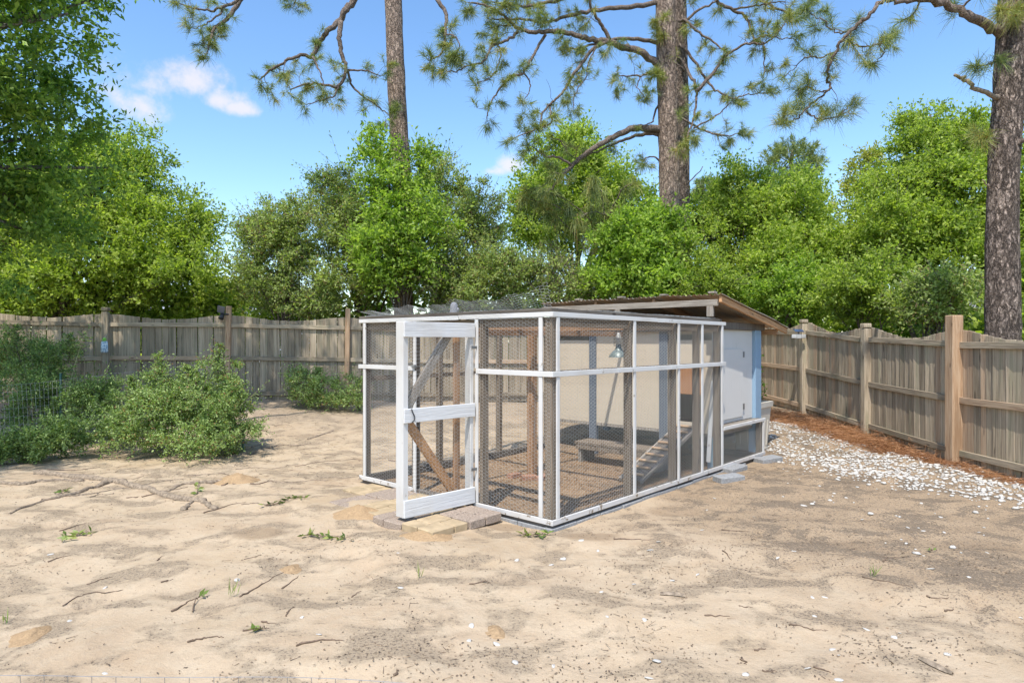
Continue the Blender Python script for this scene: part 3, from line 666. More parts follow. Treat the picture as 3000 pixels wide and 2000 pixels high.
class Pine:
    def __init__(s, name, label, trunk_pts, radii, bark, group=None, segs=20):
        s.base = Vector(trunk_pts[0]); s.root = empty(name, s.base, label, 'tree', group); s.tips = []; s.dirs = []; s.ytips = []; s.ydirs = []
        tp = spline([Vector(p) - s.base for p in trunk_pts], 12); m = len(tp); rr = np.interp(np.linspace(0, 1, m), np.linspace(0, 1, len(radii)), radii)
        V, F = tube(tp, list(rr), segs)
        V = [Vector(v) for v in V]
        for i, v in enumerate(V[:m * segs]):
            c = tp[i // segs]; d = v - c; a = (i % segs)
            V[i] = c + d * (1 + .10 * (float(vnoise(a * .9, v.z * 4.0, 1, 5))) + .07 * float(vnoise(a * 2.1, v.z * 9, 1, 6)))
        link('trunk', mesh_py('trunk', V, F, True), bark, s.root); s.tp = tp
        s.tw = Acc(); s.Y = trunk_pts[0][1]
    def twig(s, p, d, L, r, tuft=.85, depth=1, yellow=.1):
        pts = [p.copy()]; d = d.normalized(); n = 5
        for i in range(n):
            d = (d + Vector((random.gauss(0, .32), random.gauss(0, .32), random.gauss(.05, .32)))).normalized(); pts.append(pts[-1] + d * L / n)
            if depth and i in (2, 3) and random.random() < .55:
                dd = (d + Vector((random.gauss(0, .8), random.gauss(0, .8), random.gauss(0, .6)))).normalized(); s.twig(pts[-1], dd, L * .5, r * .7, tuft, depth - 1, yellow)
        s.tw.tube(pts, [r * (1 - .12 * i) for i in range(n + 1)], 4, False)
        if random.random() < tuft:
            dd = (d + Vector((0, 0, .25))).normalized()
            if random.random() < yellow + .12: s.ytips.append(pts[-1]); s.ydirs.append(dd)
            else: s.tips.append(pts[-1]); s.dirs.append(dd)
    def limb(s, px, Y, r0, r1, drift=0., side=2.6, f0=.3, tw=.6, tuft=.85, yellow=.1, tip=True, bark=None):
        """px: traced points; the limb leaves the trunk at the trunk's distance and drifts in depth by 'drift' metres"""
        P = []
        for i, (x, y) in enumerate(px):
            f = i / max(1, len(px) - 1); P.append(at(x, y, Y + drift * f + random.uniform(-.12, .12) * (0 < i)) - s.base)
        P = spline(P, 5); m = len(P)
        P = [p + Vector((random.gauss(0, .012), random.gauss(0, .02), random.gauss(0, .012))) for p in P]
        a = Acc(); a.tube(P, [r0 + (r1 - r0) * (i / (m - 1)) for i in range(m)], 7); a.obj('branch', bark or M['limb'], s.root, True)
        tot = sum((P[i + 1] - P[i]).length for i in range(m - 1)); cnt = int(tot * (1 - f0) * side * 1.45)
        for k in range(cnt):
            f = f0 + (1 - f0) * (k + random.random()) / cnt; i = min(m - 2, int(f * (m - 1))); t = (P[i + 1] - P[i]).normalized()
            d = (t * .5 + Vector((random.gauss(0, 1), random.gauss(0, .8), random.gauss(-.05, .8)))).normalized()
            s.twig(P[i], d, tw * random.uniform(.45, 1.2), max(.006, r1 * .55), tuft, 1, yellow)
        if tip:
            for k in range(3): s.twig(P[-1], (P[-1] - P[-2]).normalized() + Vector((random.gauss(0, .5), random.gauss(0, .5), random.gauss(0, .4))), tw * .5, max(.005, r1 * .5), 1., 0, yellow)
    def finish(s, count, L, w, spread=.85, droop=.12, mat='needles'):
        if s.tw.n: tag(s.tw.obj('twigs', M['limb'], s.root, True), kind='stuff')
        if s.tips: quads_obj('needles', needles_np(np.array(s.tips), np.array(s.dirs), count, L, w, spread, droop), M[mat], s.root)['kind'] = 'stuff'
        if s.ytips: quads_obj('needles', needles_np(np.array(s.ytips), np.array(s.ydirs), count, L, w, spread, droop), M['needles_y'], s.root)['kind'] = 'stuff'
def Z(l, s, ox, oy): return [(ox + a * s, oy + b * s) for a, b in l]
YP = 18.0
p1 = Pine('pine_tree', 'slim tall pine with bare lower trunk rising behind the bright small tree', [(-3.0, YP, .2), at(1180, 600, YP), at(1164, 300, YP), at(1153, 0, YP), at(1148, -500, YP), at(1150, -900, YP)], [.27, .26, .25, .235, .20, .14], M['pine_bark'])
s1 = .3401
p1.limb([(1150, -330), (1100, -120)] + Z([(1720, 10), (1650, 90), (1610, 180), (1500, 270), (1430, 370), (1370, 480), (1260, 475), (1140, 530), (1000, 610), (920, 680)], s1, 450, 0), YP, .11, .02, -1.2, 2.4, .52, .62)
p1.limb(Z([(1605, 190), (1600, 330), (1620, 470), (1660, 600), (1590, 740), (1450, 725), (1330, 720), (1180, 770)], s1, 450, 0), YP - .8, .07, .016, -.5, 2.6, .35, .55)
p1.limb(Z([(1665, 600), (1820, 610), (1950, 655)], s1, 450, 0), YP - .9, .03, .012, .3, 3.2, .2, .5)
p1.limb(Z([(1670, 610), (1720, 750), (1830, 850), (1950, 930), (2030, 990)], s1, 450, 0), YP - .9, .035, .012, .4, 2.6, .2, .5)
p1.limb(Z([(1370, 490), (1440, 640), (1470, 770)], s1, 450, 0), YP - 1., .03, .01, -.3, 2.0, .2, .45)
p1.limb(Z([(1590, 740), (1560, 820), (1430, 870), (1320, 900)], s1, 450, 0), YP - 1.2, .025, .01, -.2, 2.6, .2, .45)
p1.limb([(1149, -420), (950, -260), (770, -90)] + Z([(710, 60), (610, 180), (520, 250), (490, 350), (460, 450)], s1, 450, 0), YP, .10, .014, -1.5, 2.3, .6, .55)
p1.limb([(770, -60)] + Z([(700, 10), (600, 65), (490, 95), (360, 75), (240, 40)], s1, 450, 0), YP - .9, .05, .014, -.6, 2.8, .2, .55, yellow=.3)
p1.limb(Z([(600, 70), (540, 150), (430, 220), (320, 250)], s1, 450, 0), YP - 1.1, .03, .01, -.3, 3.0, .1, .5, yellow=.3)
p1.limb([(1149, -300), (1000, -120), (900, -30), (860, 10)], YP, .08, .014, -.8, 3., .6, .5)
p1.finish(120, .27, .0075, .8, .16)

YQ = 17.6
p2 = Pine('pine_tree', 'stout front trunk of the two pines standing together, with long gnarled limbs', [(at(1968, 900, YQ).x, YQ, .2), at(1962, 600, YQ), at(1955, 300, YQ), at(1948, 0, YQ), at(1944, -500, YQ), at(1944, -900, YQ)], [.30, .27, .265, .255, .22, .16], M['pine_bark'])
s2 = .3231
def A2(l): return Z(l, s2, 1220, 0)
def A4(l): return Z(l, s2, 1880, 0)
p2.limb(A2([(2220, 620), (2050, 480), (1950, 440), (1850, 425), (1760, 380), (1620, 365), (1500, 335), (1380, 305), (1250, 285), (1080, 290), (960, 270), (890, 230), (820, 170), (740, 115), (640, 60), (500, 30)]), YQ, .10, .02, -2.0, 2.6, .35, .6)
p2.limb(A2([(1750, 350), (1680, 240), (1600, 110), (1560, -20), (1500, -160)]), YQ - .6, .055, .02, -.6, 2.4, .3, .55, yellow=.3)
p2.limb(A2([(1740, 370), (1620, 430), (1520, 540), (1440, 660), (1370, 770), (1300, 870), (1210, 940), (1140, 1040), (1110, 1150), (1000, 1210), (900, 1240)]), YQ - .6, .05, .012, -1.2, 2.6, .2, .55)
p2.limb(A2([(1210, 940), (1220, 1040), (1230, 1110), (1140, 1160)]), YQ - 1.4, .025, .01, -.3, 3., .1, .45)
p2.limb(A2([(1170, 310), (1110, 420), (1040, 540), (970, 660), (860, 700), (770, 790), (690, 900), (650, 1010), (640, 1070)]), YQ - 1.3, .04, .012, -.8, 2.6, .2, .5)
p2.limb(A2([(970, 660), (1030, 760), (1020, 830), (980, 900)]), YQ - 1.5, .02, .009, -.2, 2.8, .2, .45)
p2.limb(A2([(920, 290), (850, 360), (750, 390), (680, 430), (610, 560), (480, 590), (360, 650), (280, 640)]), YQ - 1.7, .04, .012, -.6, 2.8, .15, .5)
p2.limb(A2([(740, 410), (770, 480), (740, 590), (680, 700), (560, 745)]), YQ - 1.8, .022, .009, -.3, 2.6, .1, .45)
p2.limb(A2([(2220, 390), (1960, 355), (1790, 360), (1650, 390), (1500, 430), (1380, 440)]), YQ, .06, .015, -1., 2.6, .4, .5)
p2.limb(A2([(1620, 440), (1560, 570), (1540, 700), (1470, 800), (1430, 880), (1420, 980)]), YQ - .9, .02, .009, -.3, 2.8, .1, .5)
p2.limb(A2([(2200, 30), (1950, 60), (1700, 90), (1500, 120), (1300, 170), (1150, 200), (950, 170), (800, 180), (680, 170)]), YQ, .07, .016, -1.6, 2.8, .35, .55)
p2.limb(A2([(2240, -260), (1900, -180), (1500, -60), (1200, 20), (1000, 60), (850, 40), (700, 20)]), YQ, .07, .016, -1.4, 3., .3, .6, yellow=.3)
p2.limb(A2([(2240, -420), (1500, -420), (700, -300), (250, -110), (190, 0), (270, 130), (265, 280), (250, 420), (200, 510), (110, 550)]), YQ, .09, .014, -2.4, 2.0, .6, .5)
p2.limb(A2([(270, 310), (350, 330), (390, 420), (350, 490)]), YQ - 2.2, .02, .009, -.2, 3., .1, .4)
p2.limb(A2([(2230, 1180), (2050, 1160), (1900, 1190), (1750, 1260), (1600, 1350), (1480, 1440), (1370, 1540)]) + Z([(590, 620), (520, 710), (470, 760)], s1, 1450, 300), YQ, .10, .025, -1.2, 2.2, .5, .6)
p2.limb(A2([(2230, 1210), (2050, 1220), (1900, 1260), (1760, 1320), (1650, 1370), (1560, 1400)]), YQ, .06, .015, .8, 2.6, .35, .5, tuft=.5)
p2.limb(A2([(1400, 1490), (1290, 1430), (1180, 1420), (1100, 1370), (1050, 1330)]), YQ - 1.1, .035, .012, -.3, 3.6, .1, .5)
p2.limb(A2([(1380, 1380), (1300, 1270), (1240, 1260)]), YQ - .9, .02, .01, -.2, 3., .1, .5)
p2.limb(A2([(2230, 900), (2170, 1000), (2140, 1100), (2030, 1150)]), YQ, .035, .015, -.3, 1.0, .6, .4, tuft=.2)
p2.limb(A2([(2240, 600), (2170, 650), (2080, 680), (1960, 690), (1850, 690)]), YQ, .04, .014, -.9, 3.4, .2, .55, yellow=.4)
p2.limb(A2([(2030, 700), (2000, 790), (2060, 870)]), YQ - .6, .018, .009, -.2, 3., .1, .4)
p2.limb(A2([(2240, 1480), (2150, 1420), (2060, 1440)]), YQ, .03, .012, -.4, 3.4, .2, .5)
p2.finish(115, .27, .0075, .8, .16)

p4 = Pine('pine_tree', 'darker rear trunk of the two pines standing together', [(at(2000, 900, YQ + .9).x, YQ + .9, .2), at(1996, 600, YQ + .9), at(1993, 300, YQ + .9), at(1988, 0, YQ + .9), at(1985, -500, YQ + .9), at(1985, -900, YQ + .9)], [.26, .24, .235, .22, .19, .14], M['pine_bark_grey'])
yb = YQ + .6
p4.limb(A4([(330, 480), (420, 660), (490, 790), (495, 900), (470, 1080), (430, 1200), (370, 1330)]), yb, .05, .014, -1.4, 2.8, .3, .5, yellow=.5)
p4.limb(A4([(500, 830), (640, 670), (740, 530), (800, 470), (980, 390), (1100, 400), (1200, 330), (1300, 220)]), yb - 1.0, .05, .014, -.5, 2.8, .3, .55, yellow=.35)
p4.limb(A4([(340, 200), (400, 190), (520, 300), (650, 380), (760, 470)]), yb - .2, .045, .02, -.6, 2.8, .2, .5, yellow=.5)
p4.limb(A4([(340, 260), (480, 120), (640, 30), (760, -60)]), yb - .2, .045, .018, -.4, 3.2, .2, .6, yellow=.5)
p4.limb(A4([(340, 400), (450, 520), (570, 700), (690, 830), (830, 890), (960, 860), (1150, 850)]), yb - .2, .045, .01, -.8, 2.8, .25, .5, yellow=.4)
p4.limb(A4([(480, 1160), (650, 1070), (760, 980), (830, 900)]), yb - 1.2, .025, .01, -.3, 3., .1, .5, yellow=.3)
p4.limb(A4([(330, 1050), (520, 1160), (640, 1210), (800, 1230), (900, 1200)]), yb - .2, .035, .01, -.8, 3., .3, .5, yellow=.3)
p4.limb(A4([(380, -240), (560, -120), (700, 30), (830, 90), (950, 170), (1020, 350), (1100, 390), (1110, 500), (1105, 680)]), yb - .2, .06, .012, -1.0, 2.6, .35, .6, yellow=.5)
p4.limb(A4([(380, -320), (800, -160), (1050, -20), (1240, 80), (1420, 130), (1500, 60)]), yb - .2, .06, .014, -1.2, 3.2, .4, .6, yellow=.3)
p4.limb(A4([(830, 90), (1000, 60), (1150, 30), (1300, 20)]), yb - .9, .03, .012, -.4, 3.4, .1, .6, yellow=.45)
p4.limb(A4([(380, 620), (260, 600), (160, 650)]), yb - .4, .02, .01, -.6, 3., .2, .4, yellow=.7)
p4.limb(A4([(980, 390), (1100, 330), (1250, 350), (1370, 350)]), yb - 1.2, .025, .01, -.3, 3., .2, .5)
p4.limb(A4([(380, 640), (240, 480), (200, 300), (180, 180)]), yb - .4, .03, .012, -.8, 3., .3, .5, yellow=.9)
p4.limb([(2012, 540), (2060, 490)], yb, .02, .012, -.2, 0, .9, .3, tuft=0, tip=False)
p4.finish(120, .27, .0075, .8, .16)

YR = 9.2
p3 = Pine('pine_tree', 'thick plated pine trunk just outside the right fence with a broken stub', [(at(2940, 1340, YR).x, YR, -.02), at(2938, 955, YR), at(2938, 560, YR), at(2956, 268, YR), at(2970, 0, YR), at(2985, -500, YR), at(2990, -900, YR)], [.25, .215, .19, .19, .19, .17, .14], M['pine_bark_grey'], segs=28)
p3.limb([(2950, 110), (2915, 88), (2850, 50), (2780, 18), (2700, -5), (2600, -60), (2500, -160)], YR, .075, .03, -.5, 1.6, .25, .4)
p3.limb([(2700, -10), (2640, 5)] + A4([(2200, 0), (2080, 130), (1950, 230), (1850, 330), (1770, 450), (1700, 600), (1690, 720), (1710, 800), (1600, 900), (1490, 990), (1400, 1080), (1320, 1100)]), YR + .3, .035, .009, .8, 2.6, .2, .38)
p3.limb(A4([(1490, 1010), (1560, 1060), (1650, 1080), (1800, 1040), (1900, 950)]), YR + 1.0, .014, .007, -.2, 3.4, .2, .25, yellow=.4)
p3.limb(A4([(1870, 390), (2000, 420), (2150, 400), (2250, 340)]), YR + .7, .016, .008, .2, 3.4, .1, .3)
p3.limb(A4([(2150, 410), (2190, 500), (2100, 570)]), YR + .8, .01, .006, .1, 2.5, .3, .25)
p3.limb(A4([(1740, 490), (1600, 520), (1500, 510), (1420, 580), (1330, 660)]), YR + .8, .013, .006, .2, 1.6, .2, .3, tuft=.4)
p3.limb(A4([(1700, 810), (1600, 830), (1480, 790), (1410, 870), (1400, 970)]), YR + 1., .012, .006, .2, 3., .1, .28)
p3.limb(A4([(1900, 270), (1760, 290), (1640, 180), (1520, 130)]), YR + .7, .014, .007, .3, 3., .1, .3)
p3.limb([(2935, 170), (2905, 185), (2872, 195)], YR, .012, .007, -.3, 3., .5, .2)
p3.limb([(2930, 415), (2905, 405), (2878, 398)], YR, .014, .008, -.4, 4., .5, .2, yellow=.4)
p3.limb([(2985, 20), (2975, 15), (2950, 25)], YR - .2, .012, .008, -.4, 4., .3, .2, yellow=1.)
p3.limb([(2935, 290), (2905, 283), (2860, 258), (2830, 236), (2803, 220)], YR, .038, .022, -.25, 0, .9, .1, tuft=0, tip=False, bark=M['root'])
p3.limb([(2930, 430), (2908, 428), (2880, 408)], YR, .016, .006, -.2, 0, .9, .1, tuft=0, tip=False, bark=M['root'])
p3.limb([(2920, 560), (2900, 548), (2880, 530)], YR, .018, .008, -.2, 0, .9, .1, tuft=0, tip=False, bark=M['root'])
p3.limb([(2960, 430), (2990, 415), (3040, 380)], YR, .04, .03, -.2, 0, .9, .1, tuft=0, tip=False)
p3.finish(130, .25, .0048, .8, .16)

ps = Pine('pine_sapling', 'young drooping long-needled pine in front of the domed tree', [(at(1800, 900, 17.9).x, 17.9, .2), at(1790, 760, 17.9), at(1770, 620, 17.9)], [.06, .05, .03], M['limb'], segs=8)
for pts in ([(1880, 700), (1800, 640), (1740, 620), (1690, 640)], [(1840, 700), (1780, 720), (1740, 680)], [(1830, 720), (1720, 720), (1640, 640), (1600, 620)], [(1790, 690), (1700, 640), (1620, 600), (1540, 580)], [(1780, 640), (1820, 560), (1850, 540)], [(1770, 620), (1760, 560), (1740, 530)], [(1790, 700), (1680, 600), (1590, 560)]):
    ps.limb(pts, 17.5, .025, .012, -.6, 2.2, .2, .3, 1., .3)
ps.finish(85, .42, .009, .75, .5)
for nm, lab, (px, py, Y, sc) in (('far_pine', 'distant pine with a rounded tufted top behind the mid green tree', (2320, 480, 34, 1.)), ('far_pine', 'distant small pine top beside the twin pine trunks', (2080, 560, 36, .62))):
    pf = Pine(nm, lab, [(at(px, 900, Y).x, Y, .3), at(px + 5, 700, Y), at(px, py - 40 * sc, Y)], [.2, .16, .06], M['pine_bark'], segs=8)
    for k in range(int(300 * sc)):
        d = sphere_dirs(1)[0]; c = at(px, py, Y) - pf.base; q = c + Vector((d[0] * 1.75 * sc, d[1] * 1.5 * sc, d[2] * 1.45 * sc)) * random.uniform(.6, 1); pf.tips.append(q); pf.dirs.append(Vector((d[0], d[1], d[2] + .6)).normalized())
    a = Acc()
    for k in range(14): a.tube([Vector(pf.tp[-1]) * random.uniform(.8, 1), random.choice(pf.tips)], [.04, .015], 5)
    tag(a.obj('branches', M['limb'], pf.root, True), kind='stuff')
    pf.tips = [np.array(t) for t in pf.tips]; pf.finish(46, .34, .022, .8, .05)
# E-marker-fence
# ------------------------------------------------------------------ fences
PK = {}
def picket_mesh(w, mat, kind, slope=0.):
    key = (round(w, 3), mat.name, kind, slope)
    if key not in PK:
        V, F = chbox(w, .018, 1.0, .003); V = [Vector(v) + Vector((0, 0, .5)) for v in V]
        if kind:   # warped / split plank: twist the top a little
            V = [Vector((v.x + (kind - 2) * .006 * v.z * v.z, v.y + (kind % 2) * .01 * v.z * (1 if v.x > 0 else -1), v.z + (.002 * kind if (v.z > .9 and v.x > 0) else 0))) for v in V]
        V = [Vector((v[0], v[1], v[2] + (slope * v[0] / 1.85 if v[2] > .9 else 0))) for v in V]
        me = mesh_py('picket', V, F); me.materials.append(mat); PK[key] = me
    return PK[key]
def fence(name, label, A, Bp, posts, post_kinds, pw, tall, dip, new_every, inward, gap=.006):
    """A->Bp: fence line; posts: distances along it"""
    A = Vector(A); Bp = Vector(Bp); d = (Bp - A); Ltot = d.length; d.normalize(); ang = math.atan2(d.y, d.x)
    root = empty(name, (A.x, A.y, 0), label, 'fence', None, ang); n = Vector((-d.y, d.x, 0)); sgn = 1 if n.dot(Vector(inward)) > 0 else -1
    gl = lambda x: gzf(A.x + d.x * x, A.y + d.y * x)
    bounds = [0] + [p for p in posts if 0 < p < Ltot] + [Ltot]
    for i in range(len(bounds) - 1):
        a, b = bounds[i], bounds[i + 1]; za, zb = gl(a), gl(b); x = a + .05
        while x < b - .04:
            w = pw * random.uniform(.88, 1.1); w = min(w, b - x - .005)
            if w < .03: break
            f = (x - a) / (b - a); h = tall - dip * math.sin(math.pi * f) ** 1.6 + random.uniform(-.004, .004); fm = (x + w / 2 - a) / (b - a); hs = lambda q: tall - dip * max(0, math.sin(math.pi * q)) ** 1.6; h += hs(fm) - hs(f); slp = round((hs(fm + .01) - hs(fm - .01)) / (.02 * (b - a)) / .04) * .04
            mt = M['fence_tan'] if random.random() < new_every else M['fence']
            me = picket_mesh(round(w * 100) / 100, mt, random.choice((0, 0, 1, 2, 3)), slp)
            o = link('picket', me, None, root); z0 = za + (zb - za) * f
            o.location = (x + w / 2, -sgn * (.012 + random.uniform(0, .008)), z0 + .0); o.scale = (1, 1, h); o.rotation_euler = (0, random.gauss(0, .006), 0)
            x += w + gap * random.uniform(.3, 1.8)
        for zr in (tall - .22, .92, .16):
            y = sgn * .024
            mt = M['fence'] if random.random() < .85 else M['fence_tan']
            board('rail', (a + .04, y, za + zr + random.uniform(-.015, .015)), (b - .04, y, zb + zr + random.uniform(-.015, .015)), .04, .09, mt, root, (0, 1, 0))
    for p, k in zip(posts, post_kinds):
        z = gl(p); tilt = random.uniform(-.012, .012)
        if k == 'cap':
            o = board('post', (p, sgn * .05, z - .1), (p + tilt, sgn * .05, z + 1.90), .125, .125, M['fence'], root, (1, 0, 0), .008)
            a = Acc(); a.box((0, 0, .985), (.085, .085, .06)); a.box((0, 0, 1.06), (.14, .14, .075), None, .012); c = a.obj('post_cap', M['fence'], o)
            a = None
        elif k == 'big': board('post', (p, sgn * .06, z - .1), (p + tilt, sgn * .06, z + 2.14), .17, .16, M['post_tan'], root, (1, 0, 0), .01)
        else: board('post', (p, sgn * .05, z - .1), (p + .03, sgn * .05, z + 2.06), .105, .105, M['post_tan'], root, (1, 0, 0), .007)
    return root, gl
bd = Vector((6.2, 16.2, 0)); ba = Vector((-14.0, 16.2 - 20.2 * .159, 0)); LB = (bd - ba).length
def along(px):
    k = (px - 1500) / FPX; x = (k * (ba.y - .159 * ba.x)) / (1 - k * .159); return (x - ba.x) * math.sqrt(1 + .159 ** 2)
posts = [along(-62), along(314), along(668), along(1016), along(1016) + 2.62, along(1016) + 5.24, along(1016) + 7.8]
back_fence, glb = fence('picket_fence', 'grey weathered scalloped fence running along the back of the yard', ba, bd, posts, ['cap', 'cap', 'tan', 'tan', 'cap', 'tan', 'cap'], .145, 1.86, .10, .0, (0, -1, 0), .007)
ra = Vector((6.2, 16.2, 0)); rb = Vector((6.64, 4.9, 0))
rl = [16.2 - 13.87, 16.2 - 11.6, 16.2 - 9.4, 16.2 - 7.1, 11.28]
right_fence, glr = fence('picket_fence', 'sunlit tan-grey scalloped fence along the right side by the white gravel', ra, rb, rl, ['cap', 'cap', 'big', 'cap', 'cap'], .118, 1.93, .16, .11, (-1, 0, 0), .002)

# small fixtures on the fence posts
def fence_pt(A, B, dist, off, z):
    A = Vector(A); B = Vector(B); d = (B - A).normalized(); return Vector((A.x + d.x * dist + off[0], A.y + d.y * dist + off[1], z))
p = at(652, 915, 14.05)
t_ = empty('solar_light', p, 'small black solar spotlight on the tan post of the back fence', 'light')
a = Acc(); a.box((-.02, -.03, .06), (.15, .014, .19), Matrix.Rotation(.7, 3, 'X') @ Matrix.Rotation(.35, 3, 'Y'), .004); a.obj('solar_panel', M['grey_plastic'], t_)
a = Acc(); a.tube([(0, 0, -.02), (-.01, -.02, -.09), (-.015, -.05, -.14)], [.035, .05, .055], 10); a.obj('lamp_head', M['black'], t_, True)
a = Acc(); a.tube([(0, 0, -.03), (.06, .02, -.04), (.11, .05, -.04)], [.014, .014, .02], 6); a.obj('bracket', M['black'], t_)
p = at(2338, 985, 13.7)
t_ = empty('solar_light', p, 'white twin flood solar light on a capped post of the right fence', 'light')
a = Acc(); a.box((0, 0, 0), (.17, .08, .13), None, .012); a.obj('housing', M['white_plastic'], t_)
for dx in (-.13, .15):
    a = Acc(); a.box((dx, -.03, 0), (.13, .06, .11), Matrix.Rotation(.35 * (1 if dx > 0 else -1), 3, 'Z'), .01); a.obj('lamp_head', M['white_plastic'], t_)
a = Acc(); a.box((.02, 0, .17), (.26, .18, .014), Matrix.Rotation(.45, 3, 'X'), .003); a.obj('solar_panel', M['panel'], t_)
a = Acc(); a.tube([(0, 0, .05), (.02, 0, .16)], .012, 6); a.obj('bracket', M['black'], t_); t_.scale = (.72, .72, .72)
p = at(306, 1010, 13.7)
t_ = empty('trap_bag', p, 'clear hanging fly trap bag with lime green top on the capped post', 'trap')
V = []; F = []
for i, (w, dpt, z) in enumerate(((.03, .02, .12), (.10, .03, .08), (.11, .05, -.05), (.105, .075, -.17), (.08, .05, -.21))):
    for k in range(10):
        aa = 2 * math.pi * k / 10; V.append((math.cos(aa) * w, math.sin(aa) * dpt, z))
for i in range(4):
    for k in range(10): F.append((i * 10 + k, i * 10 + (k + 1) % 10, i * 10 + 10 + (k + 1) % 10, i * 10 + 10 + k))
F.append(tuple(range(40, 50))); F.append(tuple(range(9, -1, -1)))
m, nt, b, _ = mat_new('printed_bag'); vv, r, raw = obj_coords(nt, (1, 1, 1), False)
nb = N(nt, 'ShaderNodeTexNoise', {'Vector': raw, 'Scale': 22, 'Detail': 3}).outputs['Fac']
nt.links.new(ramp(nt, nb, [(.42, (.20, .34, .46)), (.5, (.62, .70, .74)), (.6, (.75, .78, .78))]), b.inputs['Base Color']); b.inputs['Roughness'].default_value = .25
link('bag', mesh_py('bag', V, F, True), m, t_)
a = Acc(); a.tube([(0, 0, .10), (0, 0, .15), (.0, 0, .19)], [.05, .055, .03], 10); a.obj('lid', M['green_plastic'], t_)
a = Acc(); a.tube([(0, 0, .18), (.03, .04, .26), (.06, .12, .28)], .004, 5); a.obj('cord', M['wire'], t_); t_.scale = (.72, .72, .8)
p = at(300, 952, 13.75)
t_ = tag(Acc().box((0, 0, 0), (.13, .02, .13), Matrix.Rotation(.785, 3, 'Y'), .006).obj('wood_plaque', M['fence']), 'diamond-shaped wooden plaque high on the capped post', 'plaque'); t_.location = p

# ------------------------------------------------------------------ chicken wire
def hexwire(W, H, r, P=.0385, Q=.0355, curve=None, jit=.0015):
    ni = int(W / P) + 2; nj = int(H / Q) + 2
    i, j = np.meshgrid(np.arange(ni), np.arange(nj)); i = i.ravel(); j = j.ravel()
    x = i * P; y = (j + .5 * (i % 2)) * Q
    def pt(dx, dy): return np.stack([x + dx, y + dy], 1)
    E0 = np.concatenate([pt(-P / 3, Q / 2), pt(P / 3, Q / 2), pt(2 * P / 3, 0)]); E1 = np.concatenate([pt(P / 3, Q / 2), pt(2 * P / 3, 0), pt(P / 3, -Q / 2)])
    ok = (E0[:, 0] > 0) & (E0[:, 0] < W) & (E1[:, 0] > 0) & (E1[:, 0] < W) & (E0[:, 1] > 0) & (E0[:, 1] < H) & (E1[:, 1] > 0) & (E1[:, 1] < H)
    E0 = E0[ok]; E1 = E1[ok]
    def to3(E):
        a, b = E[:, 0], E[:, 1]
        # each joint is displaced the same way for all wires that meet there
        jx = vnoise(a * 40 + .13, b * 40 + .37, 1, 21) * jit * 3; jy = vnoise(a * 40 + .7, b * 40 + .2, 1, 22) * jit * 3
        bul = .012 * vnoise(a, b, .35, 23)
        P3 = np.stack([a + jx, bul, b + jy], 1)
        return curve(P3) if curve else P3
    return wires_np(to3(E0), to3(E1), r)
def wire_panel(parent, o, xd, W, H, r=.0011, yd=(0, 0, 1), curve=None, name='wire_mesh', **k):
    if W < .1 or H < .1: return
    Q = hexwire(W, H, r, curve=curve, **k); xd = np.array(Vector(xd).normalized()); yd = np.array(Vector(yd).normalized()); nd = np.cross(yd, xd)
    Q = np.array(o) + Q[..., 0:1] * xd + Q[..., 1:2] * nd + Q[..., 2:3] * yd
    return tag(quads_obj(name, Q, M['wire'], parent), kind='stuff')

# ------------------------------------------------------------------ the run.  local x = along right wall (s), local y = along front wall (t)
run = empty('chicken_run', CO, 'walk-in chicken run of white battens and chicken wire with its gate ajar', 'chicken run', None, TH)
TL = 3.03; SR = 3.66; SE = 5.08
ZB, ZM, ZT = .075, 1.455, 2.015
def bt(name, p0, p1, w=.045, d=.02, mat='white', side=(0, 0, 1), ch=.003): return board(name, p0, p1, w, d, M[mat], run, side, ch)
# front (s=0, outside at s<0)
so = -.014
bt('top_rail', (so - .003, -.02, ZT), (so - .003, 1.25, ZT)); bt('top_rail', (so - .003, 1.255, ZT - .004), (so - .003, TL + .03, ZT - .002))
bt('roof_edge', (.03, -.01, ZT + .042), (.03, TL + .03, ZT + .038), .034, .11, 'dark_wood')
bt('middle_rail', (so - .004, -.025, ZM), (so - .004, .985, ZM), .05, .024); bt('middle_rail', (so - .004, 1.99, ZM), (so - .004, TL + .04, ZM - .004), .05, .024)
bt('bottom_rail', (so - .003, -.025, ZB), (so - .003, 1.02, ZB), .05, mat='white_muddy'); bt('bottom_rail', (so - .003, 1.96, ZB), (so - .003, TL + .03, ZB), .05, mat='white_muddy')
for t in (.125, .985, 1.985, 2.955):
    bt('batten', (so, t, ZM + .027), (so, t, ZT - .024), .045, .018, side=(0, 1, 0)); bt('batten', (so, t, ZB + .027), (so, t, ZM - .027), .045, .018, side=(0, 1, 0))
# right (t=0)
to = -.014
bt('top_rail', (-.02, to - .003, ZT), (1.9, to - .003, ZT - .01)); bt('top_rail', (1.905, to - .003, ZT - .012), (SR + .06, to - .003, ZT - .016))
bt('roof_edge', (.0, .03, ZT + .041), (SR, .03, ZT + .028), .034, .05, 'dark_wood')
bt('middle_rail', (-.025, to - .004, ZM), (2.2, to - .004, ZM), .05, .024); bt('middle_rail', (2.205, to - .004, ZM), (SR + .06, to - .004, ZM + .004), .05, .024)
bt('bottom_rail', (-.025, to - .003, ZB), (2.5, to - .003, ZB), .05, mat='white_muddy'); bt('bottom_rail', (2.505, to - .003, ZB), (SE + .03, to - .003, ZB + .004), .05, mat='white_muddy')
for s in (.07, 1.42, 2.42, 3.04, 3.63):
    bt('batten', (s, to, ZM + .027), (s, to, ZT - .024 - .004 * s), .045, .018, side=(1, 0, 0)); bt('batten', (s, to, ZB + .027), (s, to, ZM - .027), .045, .018, side=(1, 0, 0))
